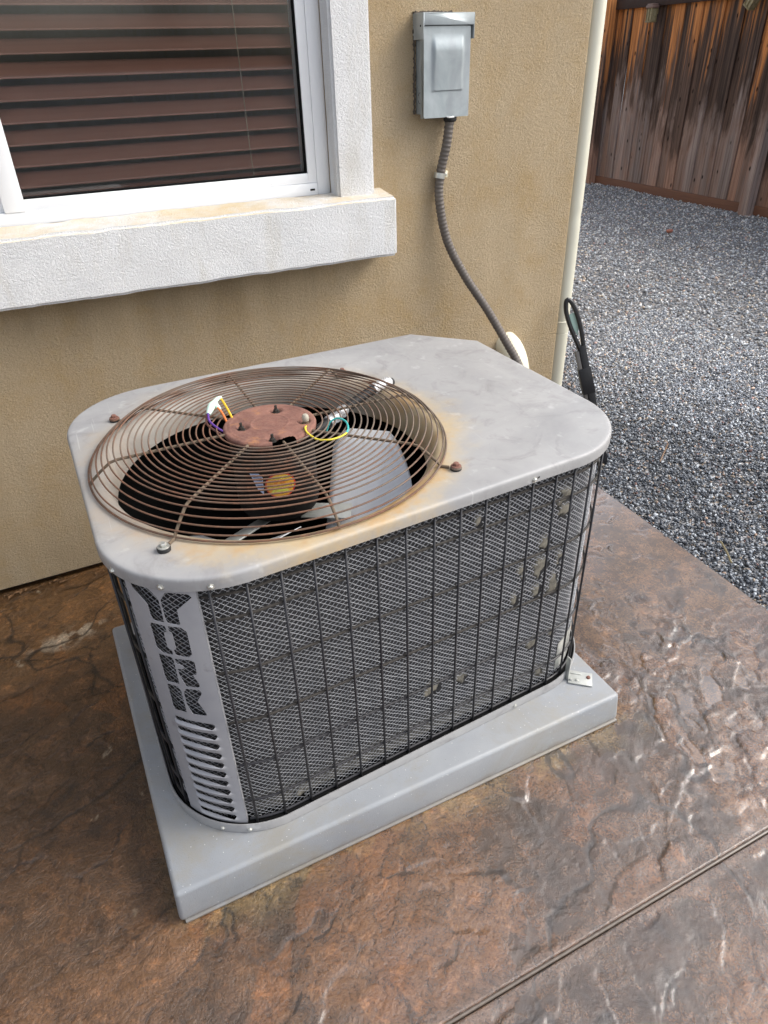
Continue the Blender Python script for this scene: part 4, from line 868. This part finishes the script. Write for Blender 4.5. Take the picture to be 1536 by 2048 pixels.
def round_poly(P, r=.0022, n=3):
    out = []; P = [Vector(p).to_2d() if not isinstance(p, Vector) else p for p in P]
    for i in range(len(P)):
        a, b, c = P[i - 1], P[i], P[(i + 1) % len(P)]; e1 = min(r, (a - b).length * .4); e2 = min(r, (c - b).length * .4)
        p = b + (a - b).normalized() * e1; q = b + (c - b).normalized() * e2
        for k in range(n + 1):
            t = k / n; out.append(p * (1 - t) ** 2 + b * 2 * t * (1 - t) + q * t * t)
    return out
def inside(poly, x, y):
    c = False; n = len(poly)
    for i in range(n):
        x1, y1 = poly[i]; x2, y2 = poly[i - 1]
        if (y1 > y) != (y2 > y) and x < (x2 - x1) * (y - y1) / (y2 - y1) + x1: c = not c
    return c
def build_panel():
    def grow(P, d):
        P = [Vector(p) for p in P]; ar = sum(a.x * b.y - b.x * a.y for a, b in zip(P, P[1:] + P[:1])); out = []
        for i, b in enumerate(P):
            e1 = (b - P[i - 1]).normalized(); e2 = (P[(i + 1) % len(P)] - b).normalized(); n1_ = Vector((e1.y, -e1.x)); n2_ = Vector((e2.y, -e2.x)); m_ = (n1_ + n2_)
            if m_.length < .3: m_ = n1_
            m_.normalize(); out.append(b + m_ * d * (1 if ar > 0 else -1) / max(.6, m_.dot(n1_)))
        return out
    holes = [round_poly(grow(L, .0025)) for L in LETTERS]
    slots = []
    for k in range(12):
        zc_ = .3905 - k * .02635; u0, u1, h = .1185, .1970, .0052; sl = []
        for (cx, a0) in ((u1 - h, -90), (u0 + h, 90)):
            for i in range(7): a = R(a0 + 30 * i); sl.append(Vector((cx + h * math.cos(a), zc_ + (u1 - cx) * .05 - .002 + h * math.sin(a))))
        slots.append((zc_, sl))
    holes += [s for _, s in slots]
    V = []; E = []
    def loop(P, closed=True):
        b = len(V); V.extend([Vector((p[0], p[1])) for p in P]); n = len(P); E.extend([(b + i, b + (i + 1) % n) for i in range(n)])
    bx = [(PU0, PZ0)] + [(PU0 + (PU1 - PU0) * i / 26, PZ0) for i in range(1, 26)] + [(PU1, PZ0), (PU1, PZ1)] + [(PU1 - (PU1 - PU0) * i / 26, PZ1) for i in range(1, 26)] + [(PU0, PZ1)]
    loop(bx)
    for h in holes: loop(h)
    us = np.arange(PU0 + .004, PU1 - .003, .005); zs = list(np.arange(.405, PZ1 - .004, .02)) + list(np.arange(PZ0 + .004, .40, .0033))
    for u in us:
        for z in zs:
            ok = True
            for h in holes:
                if inside(h, u, z): ok = False; break
            if ok: V.append(Vector((u, z)))
    vo, eo, fo, *_ = delaunay_2d_cdt(V, E, [], 0, 1e-6)
    P = []; lips = [(zc_, .1185, .1970) for zc_, _ in slots]
    hit = []
    for v in vo:
        u, z = v; dz = 0.0
        for zc_, a, b in lips:
            t = (zc_ - .0058 - z) / .0145
            if 0 <= t <= 1 and a - .004 < u < b + .003:
                e = min(1, (u - a + .004) / .008, (b + .003 - u) / .008); dz = max(dz, .0052 * max(0, e) * (1 - t) ** 1.0 * min(1, 1))
        rr = PR + dz; th = math.pi + u / PR
        P.append((CC[0] + rr * math.cos(th), CC[1] + rr * math.sin(th), z))
    F = []
    for f in fo:
        cx = sum(vo[i][0] for i in f) / len(f); cz = sum(vo[i][1] for i in f) / len(f)
        if not (PU0 < cx < PU1 and PZ0 < cz < PZ1): continue
        if any(inside(h, cx, cz) for h in holes): continue
        F.append(tuple(f))
    o = A(Geo().add(P, F)).obj('corner_panel', MAT['panel'], ac, smooth=True)
    s = o.modifiers.new('thick', 'SOLIDIFY'); s.thickness = .0009; s.offset = -1; o.modifiers.new('crisp', 'EDGE_SPLIT').split_angle = R(38)
    g = Geo()       # folded edges down both sides
    for u, w in ((PU0, .010), (PU1, -.0)):
        th = math.pi + u / PR; c, s_ = math.cos(th), math.sin(th)
        pts = [(CC[0] + r_ * c, CC[1] + r_ * s_) for r_ in (PR + .0002, PR - .009)]
        g.add([(*pts[0], PZ0), (*pts[1], PZ0), (*pts[1], PZ1), (*pts[0], PZ1)], [(0, 1, 2, 3)])
    A(g).obj('folded_edge', MAT['panel'], ac)
build_panel()

# ---- fan guard
HZ = ZC + .040
def build_guard():
    gd = Geo(); ring_r = .1025
    top = bpy.data.objects.new('fan_guard', None); COL.objects.link(top); top.parent = ac; top.location = Vector((FX, FY, ZC)) - AC0
    def circ(r_, z, n=128): return [(r_ * math.cos(2 * math.pi * k / n), r_ * math.sin(2 * math.pi * k / n), z) for k in range(n)]
    rings = [(.1025 + .0127 * k, .0445) for k in range(16)] + [(.3050, .0405), (.3170, .0325), (.3285, .0235), (.3395, .0135), (.3450, .0050)]
    for k, (r_, z) in enumerate(rings):
        wob = rnd.uniform(0, 6)
        p = [((r_ + .0007 * math.sin(3 * a + wob)) * math.cos(a), (r_ + .0007 * math.sin(3 * a + wob)) * math.sin(a), z + .0008 * math.sin(2 * a + wob)) for a in np.linspace(0, 2 * math.pi, 129)[:-1]]
        Geo().tube(p, (.00155 if k < 20 else .0019), 7, closed=True).obj('ring', MAT['rust_wire'], top, smooth=True)
    for k in range(8):
        a = R(45 * k); c, s_ = math.cos(a), math.sin(a); diag = k % 2
        prof = [(.082, .0405), (.20, .0405), (.290, .0402), (.303, .0375), (.322, .0245), (.340, .0095)] + ([(.346, .0030), (.362, .0030)] if diag else [(.345, .0030)])
        Geo().tube([(r_ * c, r_ * s_, z) for r_, z in prof], .0028, 8).obj('spoke', MAT['rust_spoke'], top, smooth=True)
        if diag:
            M = Matrix.Translation((.375 * c, .375 * s_, 0)); new = k == 5
            e = Geo(); e.tube([(.375 * c + .0085 * math.cos(t), .375 * s_ + .0085 * math.sin(t), .0050) for t in np.linspace(0, 2 * math.pi, 21)[:-1]], .0026, 7, closed=True)
            ey = e.obj('eyelet', MAT['rubber'] if new else MAT['rust_wire'], top, smooth=True)
            b = Geo().lathe([(.0, .0145), (.0045, .0145), (.0056, .0130), (.0056, .0090)], 6, M).lathe([(.0056, .0090), (.0092, .0088), (.0096, .0075), (.0096, .0062), (.006, .006), (.006, -.002)], 16, M)
            b.obj('bolt', MAT['zinc'] if new else MAT['rust_plate'], top)
            if new: Geo().lathe([(.006, .0062), (.0098, .0060), (.0108, .0036), (.0106, .0004), (.006, .0)], 18, M).obj('grommet', MAT['rubber'], top, smooth=True)
            else: Geo().lathe([(.005, .0040), (.0100, .0034), (.0106, .0008), (.006, 0)], 16, M).obj('grommet', MAT['rubber'], top, smooth=True)
    # motor plate with four dimples and two pressed rings
    bolts = [(.031, .052), (-.057, .006), (.067, -.028), (-.018, -.072)]
    n = 96; rs_ = np.concatenate([np.linspace(.0, .084, 44), [.0865, .0890, .0905, .0908, .0900]]); V = []; 
    for r_ in rs_:
        for k in range(n):
            a = 2 * math.pi * k / n; x, y = r_ * math.cos(a), r_ * math.sin(a); z = .0455
            for bx_, by_ in bolts:
                q = math.hypot(x - bx_ * .93, y - by_ * .93); z -= .0065 * float(1 - sst(.0065, .0155, q))
            z += .0009 * math.exp(-((r_ - .0365) / .0016) ** 2) + .0010 * math.exp(-((r_ - .079) / .0016) ** 2)
            if r_ > .0860: z -= .0035 * ((r_ - .0860) / .0045) ** 2
            V.append((x, y, z))
    for k in range(n): 
        a = 2 * math.pi * k / n; V[-n + k] = (.0903 * math.cos(a), .0903 * math.sin(a), .0340)
    m = len(rs_); F = [(i * n + k, i * n + (k + 1) % n, (i + 1) * n + (k + 1) % n, (i + 1) * n + k) for i in range(m - 1) for k in range(n)]
    Vn = np.array(V); ang = np.arctan2(Vn[:, 1], Vn[:, 0]); rad = np.hypot(Vn[:, 0], Vn[:, 1]); j = np.array([float(x) for x in fbm(ang * 9, rad * 120, 7, 3)])
    eaten = (np.abs(ang - R(-90)) < .20) & (rad > .0765 + .022 * (j - .3)) & (rad > .070)
    F = [f for f in F if not any(eaten[i] for i in f)]
    pl = Geo().add(V, F).obj('motor_plate', MAT['rust_plate'], top, smooth=True)
    for i, (bx_, by_) in enumerate(bolts):
        M = Matrix.Translation((bx_ * .97, by_ * .97, .0405))
        b = Geo().lathe([(.0082, 0), (.0082, .0012), (.0055, .0014), (.0055, .0062), (.0030, .0066), (.0028, .0150), (.0, .0152)], 6 if i != 2 else 8, M)
        b.obj('bolt', MAT['dusty_wire'] if i != 2 else MAT['rust_spoke'], top)
        if i == 2: Geo().lathe([(.0062, .006), (.0072, .010), (.0068, .0150), (.0045, .0188), (0, .0200)], 14, M).obj('acorn_nut', MAT['acorn'], top, smooth=True)
    # loose motor leads
    def lead(pts, m, r_=.0019):
        p = [Vector(q) - Vector((FX, FY, ZC)) for q in pts]; Geo().tube(fit_curve(p, .004), r_, 8).obj('lead', MAT[m], top, smooth=True)
    z = .770
    lead([(.392, -.852, z - .006), (.379, -.872, z + .002), (.376, -.893, z), (.384, -.922, z - .002), (.402, -.938, z), (.424, -.937, z), (.441, -.928, z)], 'yellow', .0019)
    lead([(.441, -.928, z), (.452, -.910, z + .001), (.456, -.888, z + .004), (.448, -.868, z + .004), (.434, -.862, z - .004), (.424, -.866, z - .02)], 'teal', .0019)
    lead([(.252, -.800, z - .012), (.243, -.798, z - .008), (.232, -.786, z - .002), (.222, -.762, z + .006), (.226, -.736, z + .012)], 'purple', .0023)
    lead([(.251, -.806, z - .014), (.240, -.803, z - .012), (.228, -.792, z - .006), (.216, -.765, z + .002), (.223, -.735, z + .010)], 'brown', .0022)
    lead([(.262, -.785, z - .025), (.256, -.768, z - .008), (.252, -.746, z + .010), (.248, -.730, z + .016)], 'orange', .0023)
    lead([(.272, -.780, z - .020), (.269, -.755, z - .004), (.266, -.726, z + .012), (.262, -.704, z + .022), (.252, -.701, z + .024)], 'gold', .0024)
    p = [Vector(q) - Vector((FX, FY, ZC)) for q in ((.226, -.738, z + .010), (.233, -.727, z + .014), (.239, -.720, z + .018), (.247, -.712, z + .021), (.256, -.704, z + .024), (.263, -.700, z + .022))]
    cn = Geo().tube(fit_curve(p, .004), None or .007, 8); cn2 = Geo().tube(fit_curve(p, .003), [.0042 + .0036 * math.exp(-((k - 6) / 4.0) ** 2) for k in range(len(fit_curve(p, .003)))], 10).obj('connector', MAT['mint'], top, smooth=True)
    q = [Vector(t) - Vector((FX, FY, ZC)) for t in ((.248, -.716, z + .018), (.250, -.727, z + .015), (.251, -.734, z + .013))]
    Geo().tube(q, [.0050, .0044, .0036], 8).obj('connector', MAT['mint'], top, smooth=True)
    # taped lead conduit lying under the wires
    c = [Vector(t) - Vector((FX, FY, ZC)) for t in ((.408, -.846, .744), (.463, -.809, .746), (.51, -.771, .745), (.586, -.712, .740), (.640, -.676, .736), (.668, -.660, .728))]
    cc_ = fit_curve(c, .006); Geo().tube(cc_, .0105, 12).obj('motor_conduit', MAT['rubber'], top, smooth=True)
    for a, b in ((.14, .38), (.74, .97)):
        n0, n1 = int(a * len(cc_)), int(b * len(cc_)); Geo().tube(cc_[n0:n1], [.0122 + .0012 * math.sin(k * 1.4) for k in range(n1 - n0)], 12).obj('silver_tape', MAT['tape'], top, smooth=True)
build_guard()
# ---- motor, fan blades and what else shows down the throat
def build_inside():
    m = A(Geo().lathe([(0, .032), (.040, .032), (.079, .030), (.083, .022), (.083, -.105), (.079, -.116), (.030, -.122), (0, -.122)], 40, Matrix.Translation((FX, FY, ZC - .018)))).obj('motor', MAT['motor'], ac, smooth=True)
    # round warning sticker and paper label on the shell, printed upside down to the viewer
    def shell(u, v, r_=.0834): a = R(-90) + u / .083; return (FX + r_ * math.cos(a), FY + r_ * math.sin(a), ZC + v)
    def decal(name, poly, mat, r_, parent=m):
        bm = bmesh.new(); vs = [bm.verts.new((p[0], p[1], 0)) for p in poly]; bm.faces.new(vs); bmesh.ops.triangulate(bm, faces=bm.faces)
        bmesh.ops.subdivide_edges(bm, edges=bm.edges, cuts=2, use_grid_fill=True)
        for v in bm.verts: x, y, z = shell(v.co.x, v.co.y, r_); v.co = (x - AC0.x, y - AC0.y, z - AC0.z)
        me = bpy.data.meshes.new(name); bm.to_mesh(me); bm.free(); return link(name, me, mat, parent)
    cu_, cv = -.016, -.050
    circ = lambda r_, n=28: [(cu_ + r_ * math.cos(2 * math.pi * k / n), cv + r_ * .92 * math.sin(2 * math.pi * k / n)) for k in range(n)]
    decal('sticker', circ(.0300), MAT['red'], .0836)
    decal('sticker_field', circ(.0270), MAT['sticker'], .0838)
    decal('sticker_band', [(cu_ - .021, cv - .016), (cu_ + .017, cv - .017), (cu_ + .013, cv - .009), (cu_ - .014, cv - .007)], MAT['lime'], .0840)
    decal('sticker_band', [(cu_ - .018, cv + .015), (cu_ + .019, cv + .014), (cu_ + .015, cv + .021), (cu_ - .013, cv + .0215)], MAT['lime'], .0840)
    decal('paper_label', [(-.075, -.025), (-.060, -.060), (-.050, -.068), (-.0485, -.030), (-.056, -.022)], MAT['blue_paper'], .0837)
    for k in range(6): decal('label_line', [(-.068 + .002 * k, -.0315 - .0055 * k), (-.0505, -.0305 - .0055 * k), (-.0505, -.0319 - .0055 * k), (-.068 + .002 * k, -.0329 - .0055 * k)], MAT['ink'], .08385)
    def word(txt, size, u, v, mat):
        cd = bpy.data.curves.new('lettering', 'FONT'); cd.body = txt; cd.size = size; cd.align_x = 'CENTER'; cd.align_y = 'CENTER'; cd.resolution_u = 2
        to = bpy.data.objects.new('lettering', cd); COL.objects.link(to); dg = bpy.context.evaluated_depsgraph_get(); me = bpy.data.meshes.new_from_object(to.evaluated_get(dg)); bpy.data.objects.remove(to); bpy.data.curves.remove(cd)
        for vtx in me.vertices:
            x, y, z = shell(u - vtx.co.x, v - vtx.co.y, .0842); vtx.co = (x - AC0.x, y - AC0.y, z - AC0.z)
        me.flip_normals(); me.materials.clear(); link('lettering', me, mat, m)
    word('Sunrunner', .0118, cu_, cv - .002, MAT['lime']); word('70.C', .0120, cu_ - .001, cv + .010, MAT['red'])
    fan = bpy.data.objects.new('fan', None); COL.objects.link(fan); fan.parent = ac; fan.location = Vector((FX, FY, ZC - .158)) - AC0
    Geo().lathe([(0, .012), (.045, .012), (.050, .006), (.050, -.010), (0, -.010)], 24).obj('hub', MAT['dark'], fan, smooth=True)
    def blade(rot):
        V = []; nu, nv = 16, 14
        for i in range(nu):
            t = i / (nu - 1); p_ = .096 + .1885 * t
            w = min(.192 - .026 * t, math.sqrt(max(0, .2850 ** 2 - p_ * p_))); w -= .034 * (1 - min(1, (p_ - .096) / .040)) ** 2
            for j in range(nv):
                q_ = w * (2 * j / (nv - 1) - 1); V.append((p_, q_, .47 * q_ + .035 * (q_ / .18) ** 2 - .03 + .02 * t))
        F = [(i * nv + j, i * nv + j + 1, (i + 1) * nv + j + 1, (i + 1) * nv + j) for i in range(nu - 1) for j in range(nv - 1)]
        g = Geo().add(V, F); o = g.obj('blade', MAT['blade'], fan, smooth=True); o.rotation_euler = (0, 0, R(rot)); md = o.modifiers.new('thick', 'SOLIDIFY'); md.thickness = .0016
        gg = Geo().box(.040, .150, -.020, .020, -.002, .0015); a = gg.obj('blade_arm', MAT['galv'], fan, bevel=.001); a.rotation_euler = (R(18), 0, R(rot))
    for rot in (-30, 206): blade(rot)
    # coil tubes / compressor seen dimly below
    A(Geo().lathe([(0, .30), (.05, .295), (.085, .27), (.095, .22), (.095, .01), (0, .01)], 24, Matrix.Translation((.70, -.68, ZP)))).obj('compressor', MAT['dark'], ac, smooth=True)
    # tie-down bracket at the front right of the pan
    b = A(Geo().box(.890, .8925, -1.140, -1.126, ZP + .001, ZP + .070)).obj('tie_bracket', MAT['galv'], ac, bevel=.0006)
    M = Matrix.Translation((.8935, -1.1375, ZP + .0015)) @ Matrix.Rotation(R(-40), 4, 'Z'); g = Geo().box(0, .056, -.014, .028, 0, .0028, M); g.box(.004, .030, .017, .021, .0028, .0045, M)
    A(g).obj('bracket_foot', MAT['galv'], b, bevel=.0006)
    M2 = M @ Matrix.Translation((.047, .012, .0028)); A(Geo().lathe([(0, .004), (.004, .0036), (.0052, .001), (.0052, -.001)], 8, M2)).obj('rusty_screw', MAT['rust_plate'], b)
    for q in ((.020, -.002), (.006, -.004)): A(Geo().lathe([(0, .004), (.003, .0038), (.0048, .001), (.0048, -.001)], 6, M @ Matrix.Translation((q[0], q[1], .0028)))).obj('screw', MAT['zinc'], b)
    # bare silver end plate of the coil, low at the front right
    d = .018; po = offset(d); k = [i for i in range(NO) if .855 < po[i, 0] < .945 and po[i, 1] < -1.02]; P = po[k]; n = len(P)
    A(Geo().add([(x, y, ZP + .035) for x, y in P] + [(x, y, ZP + .12 + .02 * i / n) for i, (x, y) in enumerate(P)], [(i, i + 1, n + i + 1, n + i) for i in range(n - 1)])).obj('end_plate', MAT['galv'], ac, smooth=True)
build_inside()

# ------------------------------------------------------------------ litter in the gap at the foot of the wall
g = Geo()
for k in range(46):
    x = rnd.uniform(-.55, .35); y = rnd.uniform(-.028, -.002); a = rnd.uniform(0, 3.14); l = rnd.uniform(.004, .016); w = l * rnd.uniform(.15, .5); z = .003 + rnd.uniform(0, .004)
    M = Matrix.Translation((x, y, z)) @ Matrix.Rotation(a, 4, 'Z') @ Matrix.Rotation(rnd.uniform(-.3, .3), 4, 'X')
    g.add([M @ Vector(p) for p in ((-l, 0, 0), (0, -w, .0015), (l, 0, 0), (0, w, .002), (0, 0, -.001))], [(0, 1, 3), (1, 2, 3), (0, 4, 1), (1, 4, 2), (2, 4, 3), (3, 4, 0)])
g.obj('leaf_litter', MAT['leaf'], None, kind='stuff')
